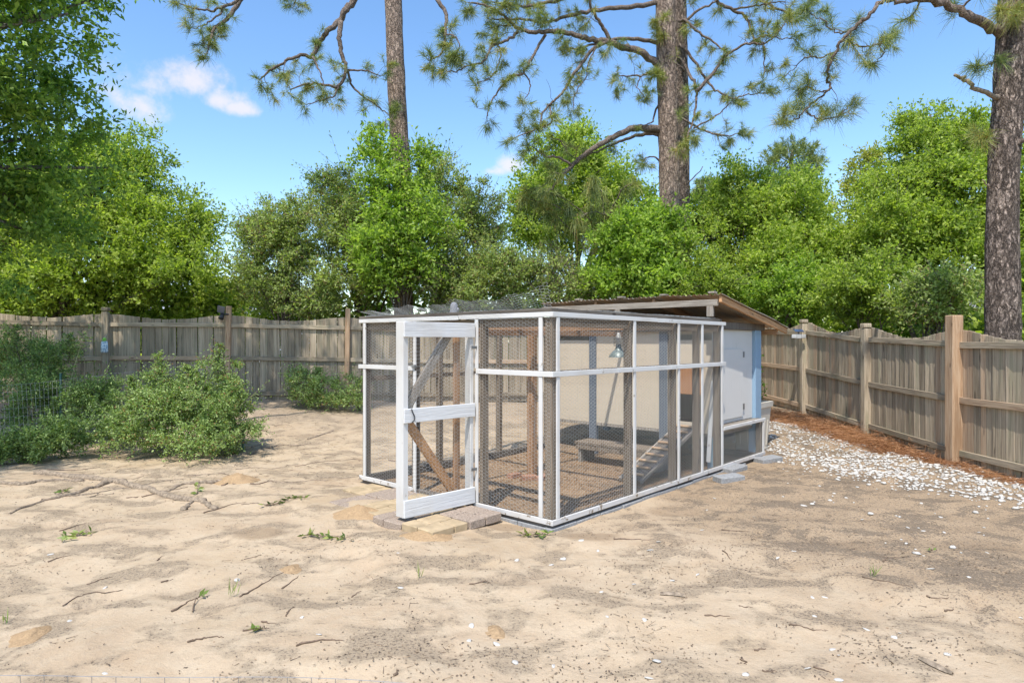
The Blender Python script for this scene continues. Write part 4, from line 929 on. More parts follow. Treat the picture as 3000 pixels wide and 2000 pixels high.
# low run under the hen house
ZL = .585
bt('ledge_rail', (SR + .01, to - .003, ZL), (SE + .04, to - .003, ZL)); bt('batten', (SE - .02, to, ZB + .027), (SE - .02, to, ZL - .024), .045, .018, side=(1, 0, 0))
# timber behind the battens
def post(s, t, z0, z1, w=.075, d=.075, mat='post_wood', nm='post'): return board(nm, (s, t, z0), (s, t, z1), w, d, M[mat], run, (1, 0, 0), .005)
post(.045, .048, .06, ZT - .03, .085, .085)
for t in (.94, 2.04): post(.05, t, .06, ZT - .03, .09, .05)
post(.05, TL - .03, .06, ZT - .03)
for s in (1.385, 2.375, 2.995, 3.6): post(s, .05, .06, ZT - .04, .05, .085)
post(SE - .03, .05, .06, .60, .05, .08)
for s in (1.25, 2.45, 3.6): post(s, TL - .03, .06, ZT - .03)
for nm, p0, p1 in (('header', (.05, .0, 1.945), (.05, TL, 1.945)), ('header', (.1, .05, 1.945), (SR, .05, 1.935)), ('header', (.1, TL - .03, 1.945), (SR, TL - .03, 1.945)),
                   ('header', (SR - .02, .1, 1.945), (SR - .02, TL - .06, 1.945))):
    bt(nm, p0, p1, .085, .04, 'post_wood')
for s in (1.25, 2.45): bt('roof_joist', (s, .09, 1.95), (s, TL - .07, 1.95), .085, .04, 'brown_wood')
bt('roof_joist', (.1, 1.55, 1.87), (SR - .05, 1.55, 1.87), .07, .04, 'brown_wood')
for p0, p1 in (((.045, .09, ZM), (.045, .92, ZM)), ((.045, 2.07, ZM), (.045, TL - .07, ZM)), ((.09, .045, ZM), (SR - .1, .045, ZM)), ((.09, TL - .03, 1.30), (SR - .1, TL - .03, 1.30))): bt('girt', p0, p1, .06, .038, 'post_wood')
for p0, p1 in (((.045, .0, .03), (.045, TL, .03)), ((.0, .045, .03), (SE, .045, .03)), ((.05, TL - .03, .05), (SR, TL - .03, .05)), ((SE - .03, .09, .03), (SE - .03, 1.2, .03))): bt('sill', p0, p1, .09, .085, 'dark_wood')
post(1.70, 1.70, .02, 1.84, .095, .095, 'brown_wood', 'centre_post')
# wire
for t0, t1 in ((.0, .985), (1.985, TL)): wire_panel(run, (-.0015, t0, .06), (0, 1, 0), t1 - t0, 1.93)
wire_panel(run, (0, -.0015, .06), (1, 0, 0), SR, 1.92)
wire_panel(run, (SR, -.0015, .06), (1, 0, 0), SE - SR, .52)
wire_panel(run, (SE + .002, 0, .06), (0, 1, 0), 1.1, .5)
wire_panel(run, (0, TL + .012, .06), (1, 0, 0), SR, 1.92, P=.046, Q=.042)
wire_panel(run, (.0, .0, ZT + .062), (1, 0, 0), SR, TL, .0011, (0, 1, 0), P=.07, Q=.063)
# loose curled edge of the roof wire standing up along the front
def curl(P3):
    a = P3[:, 0]; b = P3[:, 2]; f = np.clip(1 - a / 2.85, 0, 1); hgt = .16 + .30 * f ** 1.2 + .34 * np.clip((f - .88) / .12, 0, 1) ** 1.5
    sag = .02 * np.sin(a * 7) + .015 * np.sin(a * 17 + 1)
    lift = b * 1.05 * hgt
    return np.stack([a, -.02 + b * .75 * (1 - .7 * np.clip((f - .8) / .2, 0, 1)) + sag, lift + sag * b * 3], 1)
wire_panel(run, (.05, .03, ZT + .058), (0, 1, 0), 2.85, .30, .0012, (0, 0, 1), curl, 'loose_wire')
# concrete blocks under the right wall
x = .0
for k in range(11):
    L = .39
    o = tag(Acc().box((0, 0, 0), (L, .10, .17), Matrix.Rotation(random.uniform(-.02, .02), 3, 'Z'), .006).obj('base_block', M['block'], run)); o.location = (x + L / 2 - .04, .02 + random.uniform(-.008, .008), -.06 + random.uniform(-.008, .006)); x += L + .012
for k in range(3):
    o = Acc().box((0, 0, 0), (.10, .39, .15), None, .006).obj('base_block', M['block'], run); o.location = (.03, .22 + k * .4 if k < 2 else 2.5, -.06)

# gate, hinged at t=.99, swung out about 80 degrees
GW = .86; GZ0, GZ1 = .10, 1.95
hinge = Vector((-.045, 1.0, 0)); ga = math.radians(86)   # angle from the closed direction (+t) towards -s
gx = Vector((-math.sin(ga), math.cos(ga), 0)); gn = Vector((-math.cos(ga), -math.sin(ga), 0))    # gn: outer face
def gp(a, n, z): return hinge + gx * a + gn * n + Vector((0, 0, z))
g = Acc()
Rm = Matrix((gx, gn, Vector((0, 0, 1)))).transposed()
g.box(gp(.02, -.045, (GZ0 + GZ1) / 2 + .02), (.045, .09, GZ1 - GZ0 - .06), Rm, .004); g.box(gp(GW - .025, -.06, (GZ0 + GZ1) / 2), (.06, .12, GZ1 - GZ0), Rm, .004)
gate = g.obj('gate', M['white'], run)
def gb(name, p0, p1, w, d, mat, side, ch=.004): return board(name, p0, p1, w, d, M[mat], gate, side, ch)
for z, h in ((GZ1 - .075, .145), (1.06, .135), (GZ0 + .085, .165)):
    gb('rail', gp(-.005, .012, z), gp(GW + .004, .012, z), h, .022, 'white_board', (0, 0, 1))
gb('brace', gp(GW - .06, -.05, 1.02), gp(.16, -.05, GZ0 + .05), .09, .04, 'orange_wood', (0, 0, 1)); gb('brace', gp(GW - .06, -.05, 1.12), gp(.28, -.05, GZ1 - .1), .09, .04, 'grey_wood', (0, 0, 1))
gb('inner_stile', gp(.17, -.07, GZ0), gp(.17, -.07, GZ1 - .05), .07, .035, 'brown_wood', tuple(gx))
wire_panel(gate, gp(.0, -.002, GZ0 + .02), gx, GW, GZ1 - GZ0 - .04)
a = Acc(); a.tube(spline([gp(GW - .07, .03, 1.125), gp(GW - .075, .045, 1.09), gp(GW - .095, .045, 1.05), gp(GW - .09, .045, 1.02), gp(GW - .075, .03, .995)], 4), .007, 6); a.obj('handle', M['metal_dark'], gate, True)
for z in (.45, 1.7):
    a = Acc(); a.box(gp(.0, .026, z), (.10, .006, .03), Rm, .002); a.obj('hinge', M['metal_grey'], gate)
a = Acc(); a.box((-.03, 1.985, 1.48), (.03, .05, .035), None, .003); a.obj('latch', M['metal_grey'], run)

# ------------------------------------------------------------------ hen house
hh = empty('hen_house', CO, 'raised cream and white hen house under a rusty tin lean-to roof', 'hen house', None, TH)
S0h, S1h, T0h, T1h = 3.70, 5.22, .16, 2.92; ZF, ZH = .49, 1.93
def hb(name, lo, hi, mat, ch=.003):
    """axis-aligned panel in the coop's frame, given by its corners"""
    lo = Vector(lo); hi = Vector(hi); c = (lo + hi) / 2; sz = hi - lo
    o = Acc().box((0, 0, 0), sz, None, ch).obj(name, M[mat], hh); o.location = c; return o
hb('floor', (S0h, T0h, ZF - .045), (S1h, T1h, ZF - .003), 'grey_wood')
# wall facing the run, built round the pop hole and the vents
hb('wall_panel', (S0h, 2.22, ZF), (S0h + .015, T1h, 1.78), 'cream'); hb('wall_panel', (S0h, 2.22, 1.87), (S0h + .015, T1h, ZH), 'cream')
hb('wall_panel', (S0h, .97, ZF), (S0h + .015, 2.08, ZH), 'cream')
hb('wall_panel', (S0h, .66, ZF), (S0h + .015, .84, 1.78), 'cream'); hb('wall_panel', (S0h, T0h + .003, ZF), (S0h + .015, .33, 1.78), 'cream')
hb('wall_panel', (S0h, .33, 1.36), (S0h + .015, .66, 1.78), 'cream'); hb('wall_panel', (S0h, .33, ZF), (S0h + .015, .66, .63), 'cream'); hb('wall_panel', (S0h, T0h + .003, 1.87), (S0h + .015, .84, ZH), 'cream')
hb('pop_door', (S0h - .018, .31, 1.02), (S0h - .004, .67, 1.38), 'ply')
for t in (.84, 2.08): hb('stud', (S0h - .02, t, .0), (S0h + .05, t + .13, ZH), 'slate')
hb('stud', (S0h - .02, T1h - .02, .0), (S0h + .06, T1h + .06, ZH), 'slate'); hb('leg', (S0h - .02, T0h - .04, 0), (S0h + .06, T0h + .06, ZF - .046), 'blue')
hb('back_wall', (S1h - .015, T0h + .02, ZF), (S1h, T1h, ZH), 'cream'); hb('side_wall', (S0h + .016, T1h - .015, ZF), (S1h - .016, T1h, ZH), 'cream')
# right wall with its access door
hb('side_wall', (S0h + .016, T0h, ZF + .11), (5.07, T0h + .015, ZH), 'white_ply')
dr = hb('door', (S0h + .02, T0h - .016, .655), (4.70, T0h - .003, 1.655), 'white_ply', .004)
for z in (.80, 1.57):
    o = Acc().box((0, 0, 0), (.05, .008, .085), None, .002).obj('hinge', M['metal_grey'], dr); o.location = Vector((4.705, T0h - .021, z)) - dr.location
a = Acc(); a.tube([(-.03, 0, .04), (0, -.02, .04), (0, -.02, -.04), (-.03, 0, -.05)], .006, 5); o = a.obj('latch', M['metal_dark'], dr); o.location = Vector((3.80, T0h - .02, 1.18)) - dr.location
hb('corner_post', (5.075, T0h - .05, .0), (5.30, T0h + .06, ZH), 'blue', .006)
hb('leg', (5.18, T1h - .06, 0), (5.28, T1h + .04, ZH), 'slate')
hb('ledge', (SR + .03, .01, ZF + .085), (5.07, T0h - .018, ZF + .108), 'grey_wood')
hb('top_beam', (SR + .03, T0h - .06, ZH), (5.42, T0h - .015, ZH + .10), 'dark_wood', .005)
hb('top_beam', (S0h - .03, T0h - .01, ZH + .003), (S0h + .02, T1h + .05, ZH + .085), 'grey_wood', .005); hb('top_beam', (S1h - .03, T0h - .01, ZH + .003), (S1h + .02, T1h + .05, ZH + .06), 'grey_wood', .005)
# roof
RS0, RS1, RT0, RT1 = 3.44, 5.95, -.10, 3.02
zr = lambda s: 2.365 - .163 * (s - 3.5)
def roof_sheet(t0, t1, lift, nm):
    tt = np.arange(t0, t1 + 1e-6, .0127); ss = np.linspace(RS0 + random.uniform(-.02, .02), RS1 + random.uniform(-.03, .03), 14); Tm, Sm = np.meshgrid(tt, ss)
    Zm = zr(Sm) + .011 * np.cos((Tm) * 2 * math.pi / .076) + lift + .012 * vnoise(Sm, Tm, .5, 31) - .012 * np.exp(-((Tm - t0) / .05) ** 2) * (Sm > 5.5)
    V = np.stack([Sm, Tm, Zm], -1).reshape(-1, 3); Ii = np.arange(len(V)).reshape(len(ss), len(tt)); F = np.stack([Ii[:-1, :-1], Ii[1:, :-1], Ii[1:, 1:], Ii[:-1, 1:]], -1).reshape(-1, 4)
    n = len(V); V2 = V - np.array([0, 0, .002]); F2 = F[:, ::-1] + n
    return link(nm, mesh_np(nm, np.concatenate([V, V2]), np.concatenate([F, F2]), True), M['roof_tin'], hh)
for i, (a_, b_) in enumerate(((RT0, .58), (.54, 1.2), (1.16, 1.82), (1.78, 2.44), (2.40, RT1))): roof_sheet(a_, b_, .016 + .004 * (i % 2), 'roof_sheet')
for t, mt in ((-.055, 'orange_wood'), (.95, 'brown_wood'), (1.95, 'brown_wood'), (2.95, 'grey_wood')):
    board('rafter', (RS0 + .04, t, zr(RS0 + .04) - .045), (RS1 - .05, t, zr(RS1 - .05) - .045), .085, .04, M[mt], hh, (0, 0, 1))
board('front_beam', (RS0 + .015, -.03, 2.275), (RS0 + .015, 2.98, 2.275), .085, .04, M['grey_wood'], hh, (0, 0, 1)); board('rear_beam', (5.60, -.03, zr(5.60) - .11), (5.60, 2.98, zr(5.60) - .11), .085, .04, M['brown_wood'], hh, (0, 0, 1))
for t in (.03, 1.48, 2.7): hb('short_post', (RS0 - .012, t, ZT + .075 if t < 2 else ZT + .075), (RS0 + .04, t + .085, 2.232), 'grey_wood', .004)
for t in (.0, .72, 1.42, 2.2): hb('roof_block', (RS0 - .03, t, 2.40), (RS0 + .07, t + .09, 2.425), 'grey_wood', .004)

# ------------------------------------------------------------------ things in and around the coop
def cw(s, t, z): return CO + VV * s + UU * t + Vector((0, 0, z))
bench = empty('low_bench', cw(3.12, 1.25, gzf(*cw(3.12, 1.25, 0)[:2])), 'low brown wooden bench on the run floor under the cream wall', 'bench', None, TH)
def lb(nm, lo, hi, mt, par):
    lo = Vector(lo); hi = Vector(hi); o = Acc().box((0, 0, 0), hi - lo, None, .004).obj(nm, M[mt], par); o.location = (lo + hi) / 2; return o
lb('seat', (-.2, -.68, .27), (.2, .68, .31), 'post_wood', bench); lb('apron', (-.195, -.66, .20), (-.165, .66, .268), 'post_wood', bench)
for t in (-.64, .58): lb('leg', (-.17, t, 0), (.18, t + .05, .268), 'grey_wood', bench)
ramp_o = empty('chicken_ramp', cw(2.15, .5, .05), 'wooden chicken ramp with tan cleats leading up to the pop hole', 'ramp', None, TH)
for t in (-.15, .15): board('side_rail', (0, t, .0), (1.5, t, .53), .05, .03, M['grey_wood'], ramp_o, (0, 0, 1))
board('ramp_board', (.02, 0, .015), (1.48, 0, .535), .27, .016, M['dark_wood'], ramp_o, (0, 1, 0))
for k in range(9): 
    f = (k + .6) / 9.2; board('cleat', (1.5 * f, -.13, .53 * f + .04), (1.5 * f, .13, .53 * f + .04), .035, .022, M['post_tan'], ramp_o, (1, 0, .35))
hl = empty('heat_lamp', at(1812, 1046, 8.6), 'caged grey-green heat lamp hanging inside the run', 'lamp')
def lathe(prof, n=20):
    V = []; F = []
    for r, z in prof:
        for k in range(n): V.append((r * math.cos(2 * math.pi * k / n), r * math.sin(2 * math.pi * k / n), z))
    for i in range(len(prof) - 1):
        for k in range(n): F.append((i * n + k, i * n + (k + 1) % n, (i + 1) * n + (k + 1) % n, (i + 1) * n + k))
    return V, F
V, F = lathe([(.128, 0), (.125, .012), (.105, .05), (.07, .085), (.04, .10), (.036, .15), (.03, .17), (.028, .15), (.06, .08), (.10, .045), (.12, .01), (.128, 0)]); link('reflector', mesh_py('reflector', V, F, True), M['enamel'], hl)
V, F = lathe([(.0, .16), (.03, .17), (.033, .26), (.022, .32), (0, .33)], 12); link('bulb_socket', mesh_py('bulb_socket', V, F, True), M['white_plastic'], hl)
a = Acc()
for k in range(8):
    aa = k * math.pi / 4; c_, s_ = math.cos(aa), math.sin(aa); a.tube([(.062 * c_, .062 * s_, .15), (.062 * c_, .062 * s_, .30), (.04 * c_, .04 * s_, .36), (0, 0, .375)], .0025, 4)
for z in (.15, .24, .30): a.tube([(.062 * math.cos(k * .5236), .062 * math.sin(k * .5236), z) for k in range(13)], .0025, 4, False)
a.obj('cage', M['metal_dark'], hl)
a = Acc(); a.tube(spline([(0, 0, .33), (.01, .0, .40), (0, 0, .47)], 4), .005, 5); a.obj('cord', M['black'], hl)
fin = Acc(); V, F = lathe([(.0, .33), (.03, .325), (.052, .29), (.058, .24), (.062, .16), (.07, .05), (.07, 0)], 16); fin.add(V, F); fin.box((.06, -.03, .22), (.03, .03, .05)); o = fin.obj('roof_finial', M['grey_plastic'], None, True); o.location = at(1330, 938, 9.3); o.location.z = 1.995
tag(o, 'small grey rounded figure poking up behind the loose roof wire', 'finial')
o = board('leaning_board', cw(3.60, .17, .12), cw(3.66, .13, 1.22), .06, .015, M['white'], None, tuple(UU)); tag(o, 'narrow white board leaning upright beside the pop hole', 'board')
for k, (s, t, rz) in enumerate(((1.55, 1.62, .3), (1.66, 1.5, 1.2), (1.5, 1.83, .9))):
    o = Acc().box((0, 0, 0), (.2, .095, .06), None, .005).obj('brick', M['brick']); o.location = cw(s, t, gzf(*cw(s, t, 0)[:2]) + .025); o.rotation_euler = (random.uniform(-.06, .06), random.uniform(-.06, .06), rz)
    o.name = 'loose_brick'; tag(o, 'red brick lying at the foot of the centre post in the run', 'brick', 'bricks round the centre post')
# planter behind the hen house
pl = empty('planter', Vector((3.90, 10.55, gzf(3.90, 10.55))), 'tall square beige planter behind the blue corner post', 'planter', None, TH)
V = []; F = []
prof = [(.185, 0), (.19, .03), (.18, .035), (.225, .68), (.25, .70), (.255, .78), (.225, .785), (.215, .72), (.17, .70)]
for w, z in prof:
    for sx, sy in ((-1, -1), (1, -1), (1, 1), (-1, 1)): V.append((sx * w, sy * w, z))
for i in range(len(prof) - 1):
    for k in range(4): F.append((i * 4 + k, i * 4 + (k + 1) % 4, i * 4 + 4 + (k + 1) % 4, i * 4 + 4 + k))
F.append((0, 3, 2, 1)); F.append((32, 33, 34, 35)); link('pot', mesh_py('pot', V, F), M['planter'], pl)
for rz in range(4):
    Rz = Matrix.Rotation(rz * math.pi / 2, 3, 'Z'); a = Acc()
    for x in (-.12, 0, .12): a.box(Rz @ Vector((x, -.200, .28)), (.02, .02, .40), Rz @ Matrix.Rotation(.068, 3, 'X'))
    a.obj('panel_trim', M['planter'], pl)
# potted plant: straggly stems
Bs = []; Ds = []; a = Acc()
for k in range(5):
    q = spline([(random.uniform(-.1, .1), random.uniform(-.1, .1), .7), (random.uniform(-.16, .16), random.uniform(-.2, .2), 1.05), (random.uniform(-.3, .2), random.uniform(-.3, .3), random.uniform(1.2, 1.6))], 7); a.tube(q, [.008 - .0004 * i for i in range(len(q))], 5)
    for p in q[3:]:
        for _ in range(3): Bs.append(tuple(p)); Ds.append((random.gauss(0, 1), random.gauss(0, 1), random.gauss(.3, .5)))
a.obj('stems', M['limb'], pl)['kind'] = 'stuff'; nB = len(Bs); tag(quads_obj('leaves', leaf_quads(np.array(Bs), np.array(Ds), np.full(nB, .09), np.full(nB, .04)), M['bright'], pl), kind='stuff')
# loose blocks by the coop
for (px, py), rz, L, lab in (((2135, 1408), .35, .36, 'grey concrete slab lying on the sand at the end of the tall wire wall'), ((2150, 1380), TH - .1, .40, 'grey concrete block tucked under the low wire run'), ((2250, 1352), .5, .42, 'grey concrete slab beside the planter and white gravel')):
    q = G(px, py); o = Acc().box((0, 0, 0), (L, .19, .09), None, .008).obj('concrete_block', M['block']); o.location = q + Vector((0, 0, .025)); o.rotation_euler = (.03, -.03, rz); tag(o, lab, 'block')
# pavers in front of the gate
pav = empty('paver_landing', cw(-.45, 1.5, 0), 'landing of tan and pinkish pavers on the sand below the gate', 'paving', None, TH)
pat = [(0, 0, .27, .215), (.275, 0, .165, .215), (0, .22, .165, .22), (.17, .22, .27, .22)]
for i in range(5):
    for j in range(2):
        tan = (i, j) not in ((0, 1), (1, 0), (3, 0), (3, 1)); ox = -.93 + j * .46 + (-.05 if i in (0, 1) else .03) ; oy = .56 + i * .45; flip = (i * 3 + j) % 2
        if i == 4 and j == 0: continue
        zt = .085 - .012 * i + random.uniform(-.006, .006)
        for (a0, b0, w, h) in pat:
            if flip: a0, b0, w, h = b0, a0, h, w
            o = Acc().box((0, 0, 0), (w - .007, h - .007, .085), Matrix.Rotation(random.uniform(-.012, .012), 3, 'X'), .008).obj('paver', M['tan_paver'] if tan else M['pink_paver'], pav)
            o.location = (ox + a0 + w / 2 + .45, oy + b0 + h / 2 - 1.5, zt - .045 + random.uniform(-.003, .003))
q = cw(-.12, 1.12, .11); o = Acc().box((0, 0, 0), (.30, .09, .045), None, .004).obj('wood_offcut', M['brown_wood']); o.location = q; o.rotation_euler = (0, 0, .9); tag(o, 'short brown offcut of wood wedged under the gate', 'offcut')
# E-marker-small
# ------------------------------------------------------------------ far houses glimpsed through the leaves
def house(label, x, y, w, d, wall, roofc, rz):
    z0 = gzf(x, y); r = empty('far_house', (x, y, z0), label, 'house', None, rz); h = 2.6; pk = 1.7
    mw = plain_mat('house_wall_' + wall[0], wall[1], .8, 0, .08); mr = plain_mat('house_roof_' + wall[0], roofc, .85, 0, .25, 30.)
    def bx(nm, lo, hi, mt, par=r):
        lo = Vector(lo); hi = Vector(hi); o = Acc().box((0, 0, 0), hi - lo).obj(nm, mt, par); o.location = (lo + hi) / 2 - (par.location if par is not r else Vector()); return o
    bx('wall', (-w / 2, -d / 2, -.2), (w / 2, d / 2, h), mw)
    V = []; e = .4
    for xx in (-w / 2 - e, w / 2 + e): V += [(xx, -d / 2 - e, h), (xx, d / 2 + e, h), (xx, 0, h + pk), (xx, -d / 2 - e, h + .14), (xx, d / 2 + e, h + .14), (xx, 0, h + pk + .16)]
    F = [(0, 3, 5, 2), (2, 5, 4, 1), (6, 8, 11, 9), (8, 7, 10, 11), (0, 6, 9, 3), (3, 9, 11, 5), (5, 11, 10, 4), (4, 10, 7, 1), (0, 2, 8, 6), (2, 1, 7, 8)]
    rf = link('roof', mesh_py('roof', V, F), mr, r)
    Vg = [(-w / 2, -d / 2, h), (-w / 2, d / 2, h), (-w / 2, 0, h + pk - .08), (w / 2, -d / 2, h), (w / 2, d / 2, h), (w / 2, 0, h + pk - .08)]
    link('gable', mesh_py('gable', Vg, [(0, 2, 1), (3, 4, 5)]), mw, r)
    bx('fascia', (-w / 2 - e - .03, -d / 2 - e - .05, h - .02), (w / 2 + e + .03, -d / 2 - e - .01, h + .15), M['white_plastic'])
    for k in range(3):
        wx = -w * .32 + k * w * .32; wd = bx('window', (wx - .55, -d / 2 - .05, 1.0), (wx + .55, -d / 2 + .02, 2.1), M['white_plastic'])
        o = Acc().box((0, 0, 0), (.94, .02, .94)).obj('pane', M['panel'], wd); o.location = (0, -.04, 0)
    dr_ = bx('door', (w * .42 - .45, -d / 2 - .04, 0), (w * .42 + .45, -d / 2 + .01, 2.05), mr)
    o = Acc().box((0, 0, 0), (.05, .04, .12)).obj('handle', M['metal_grey'], dr_); o.location = (.36, -.04, 0)
house('grey-roofed house with white trim glimpsed past the thick right-hand pine', 25.5, 30, 11, 8, ('tan', (.48, .44, .38)), (.26, .25, .24), -.5)
house('pale blue-grey house barely visible through leaves beyond the back fence', -19, 41, 12, 8, ('pale', (.62, .66, .70)), (.40, .42, .45), .2)

# ------------------------------------------------------------------ shrubs in the yard
def shrub(name, label, blobs, mat, basep, leaf, clump=.22, twigs=16, lpt=14, spires=(), stems=6, dens=1., show=.35, group=None):
    B = []
    for px, py, rx, ry, Y, dr in blobs: c = at(px, py, Y); B.append((tuple(c), (rx / FPX * Y, dr, ry / FPX * Y)))
    base = Vector(basep); root = empty(name, base, label, 'shrub', group)
    Lq, S0, S1, CC = foliage(B, leaf, clump, twigs, lpt, .75, 1.3, .8, dens=dens * .92)
    extra = []; st_ = Acc()
    for (x0, y0, x1, y1, Y) in spires:
        a0, a1 = at(x0, y0, Y), at(x1, y1, Y); q = spline([a0, a0.lerp(a1, .5) + Vector((random.uniform(-.05, .05), 0, 0)), a1], 6); st_.tube([p - base for p in q], [.01 - .0006 * i for i in range(len(q))], 5)
        Bs = []; Ds = []
        for i, p in enumerate(q):
            f = i / (len(q) - 1)
            for k in range(5):
                d = Vector((random.gauss(0, 1), random.gauss(0, 1), .5)).normalized(); L = (.30 - .2 * f) * random.uniform(.5, 1.1)
                st_.tube([p - base, p + d * L - base], [.004, .002], 3, False)
                for m_ in range(11): Bs.append(tuple(p + d * L * (m_ + 1) / 11)); Ds.append(tuple(d * .4 + Vector((random.gauss(0, 1), random.gauss(0, 1), random.gauss(.2, .6)))))
        nB = len(Bs); extra.append(leaf_quads(np.array(Bs), np.array(Ds), leaf[0] * rng.uniform(.7, 1.2, nB), leaf[1] * rng.uniform(.7, 1.2, nB)))
    Lq = np.concatenate([Lq] + extra); g0 = gz(Lq[:, 0, 0], Lq[:, 0, 1]); Lq = Lq[Lq[:, :, 2].min(1) > g0 + .01]
    tag(quads_obj('foliage', Lq - np.array(base), M[mat], root), kind='stuff')
    for k in range(stems):
        c = Vector(CC[rng.integers(len(CC))]) - base; st_.tube(spline([Vector((random.uniform(-.1, .1), random.uniform(-.1, .1), -.03)), c * .45 + Vector((0, 0, .05)), c], 5), [.016 - .0012 * j for j in range(11)], 5)
    st_.obj('stems', M['limb'], root, True)['kind'] = 'stuff'
    k = rng.random(len(S0)) < show
    tag(quads_obj('twigs', sticks_np(S0[k] - np.array(base), S1[k] - np.array(base), .0035, .0015), M['limb'], root), kind='stuff')
    return root
q = G(520, 1300)
shrub('yaupon_shrub', 'spreading sunlit yaupon shrub with two tall shoots in the left yard', [(450, 1215, 110, 80, 9.9, .6), (560, 1190, 110, 80, 10.2, .6), (640, 1220, 100, 75, 10.0, .6), (570, 1280, 150, 48, 9.6, .55), (400, 1265, 100, 50, 9.8, .5), (700, 1230, 60, 60, 10.1, .4), (470, 1130, 60, 45, 10.2, .35), (640, 1130, 60, 50, 10.2, .35)], 'yaupon', q, (.042, .021), .20, 15, 13,
      [(465, 1130, 465, 1040, 10.2), (640, 1120, 648, 1015, 10.2), (400, 1180, 385, 1110, 10.0), (560, 1130, 545, 1075, 10.2)], 8, .76)
q = G(330, 1275)
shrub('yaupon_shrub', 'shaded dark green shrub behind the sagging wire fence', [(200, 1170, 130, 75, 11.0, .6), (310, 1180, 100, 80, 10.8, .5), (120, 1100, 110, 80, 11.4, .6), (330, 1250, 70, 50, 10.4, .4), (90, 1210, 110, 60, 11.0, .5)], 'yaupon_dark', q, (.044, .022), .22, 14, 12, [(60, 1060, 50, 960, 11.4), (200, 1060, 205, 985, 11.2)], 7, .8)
q = G(110, 1345)
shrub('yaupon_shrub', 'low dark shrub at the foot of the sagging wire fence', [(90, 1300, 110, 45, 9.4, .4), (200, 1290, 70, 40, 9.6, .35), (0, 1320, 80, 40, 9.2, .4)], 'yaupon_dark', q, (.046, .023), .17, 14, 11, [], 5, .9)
q = at(900, 1175, 13.6); q.z = gzf(q.x, q.y)
shrub('yaupon_shrub', 'small round shrub at the base of the back fence left of the coop', [(900, 1140, 55, 45, 13.5, .4), (950, 1155, 55, 32, 13.3, .35), (875, 1110, 30, 35, 13.7, .3), (990, 1165, 40, 22, 13.2, .3)], 'yaupon', q, (.045, .022), .2, 14, 11, [(930, 1120, 935, 1080, 13.6)], 5, .9)
q = at(1045, 1180, 13.2); q.z = gzf(q.x, q.y)
shrub('yaupon_shrub', 'small shrub peeking past the left corner of the run', [(1045, 1135, 18, 45, 13.2, .2), (1040, 1170, 25, 18, 13.0, .2)], 'yaupon', q, (.045, .022), .18, 12, 10, [], 3)
q = at(-40, 1100, 12.6); q.z = gzf(q.x, q.y)
shrub('yaupon_shrub', 'leafy shrub against the back fence at the shaded end', [(40, 1050, 90, 80, 12.6, .5), (-60, 1040, 100, 90, 12.6, .6), (140, 1040, 50, 50, 12.6, .4)], 'yaupon', q, (.046, .022), .22, 13, 11, [], 5, .8)
# tall bare-stemmed sapling through the wire fence
q = G(180, 1290); sp_ = empty('sapling', q, 'slender leaning sapling with yellow-green stem by the wire fence', 'sapling')
stp = [at(x, y, q.y) - q for x, y in ((180, 1278), (190, 1200), (208, 1115), (228, 1040), (248, 980))]; stp = spline(stp, 6)
a = Acc(); a.tube(stp, [.016 - .0005 * i for i in range(len(stp))], 6); a.obj('stem', plain_mat('green_stem', (.34, .33, .17), .7), sp_, True)
Bs = []; Ds = []; a = Acc()
for i, p in enumerate(stp[4:]):
    for k in range(4):
        d = Vector((random.gauss(0, 1), random.gauss(0, .6), random.gauss(.15, .2))).normalized(); L = random.uniform(.12, .42) * (1 - i / 40); a.tube([p, p + d * L], [.003, .0015], 3, False)
        for m_ in range(10): Bs.append(tuple(p + d * L * (m_ + 1) / 10)); Ds.append(tuple(d * .5 + Vector((random.gauss(0, 1), random.gauss(0, 1), .2))))
a.obj('side_twigs', M['limb'], sp_)['kind'] = 'stuff'; nB = len(Bs); tag(quads_obj('leaves', leaf_quads(np.array(Bs), np.array(Ds), np.full(nB, .045), np.full(nB, .018)), M['yaupon'], sp_), kind='stuff')

# ------------------------------------------------------------------ wire fences
def weld_fence(label, pts, H, mat, vs_, hs_, r, lean, stakes, sag=.05, level=False):
    P = spline([Vector((x, y, 0)) for x, y in pts], 10); L = [0]
    for i in range(len(P) - 1): L.append(L[-1] + (P[i + 1] - P[i]).length)
    X_ = np.array([p.x for p in P]); Y_ = np.array([p.y for p in P]); L = np.array(L)
    root = empty('wire_fence', (P[0].x, P[0].y, gzf(P[0].x, P[0].y)), label, 'wire fence'); b = np.array(root.location)
    def pos(u, z):
        x = np.interp(u, L, X_); y = np.interp(u, L, Y_); k = .5 + .5 * np.sin(u * 1.7); zz = z * (1 - sag * k)
        off = lean * (z / H) ** 2 * (.4 + .6 * k) + .03 * vnoise(u, z, .4, 41)
        return np.stack([x + off * .35, y - off, (gz(x, y) * (1 - z / H) if level else gz(x, y)) + zz], -1) - b
    P0 = []; P1 = []
    us_ = np.arange(0, L[-1], vs_); zs = np.linspace(0, H, 9)
    for i in range(8): P0.append(pos(us_, np.full_like(us_, zs[i]))); P1.append(pos(us_, np.full_like(us_, zs[i + 1])))
    for z in list(np.arange(.02, H - .03, hs_)) + [H]: P0.append(pos(us_[:-1], np.full(len(us_) - 1, z))); P1.append(pos(us_[1:], np.full(len(us_) - 1, z)))
    tag(quads_obj('wire_mesh', sticks_np(np.concatenate(P0), np.concatenate(P1), r, r), mat, root), kind='stuff')
    for u, h in stakes:
        p0 = Vector(pos(np.array([u]), np.array([0.]))[0]); o = Acc().box((0, 0, h / 2 - .05), (.03, .03, h), None, .004).obj('stake', M['stake'], root); o.location = p0 + Vector((0, .03, 0))
    return root
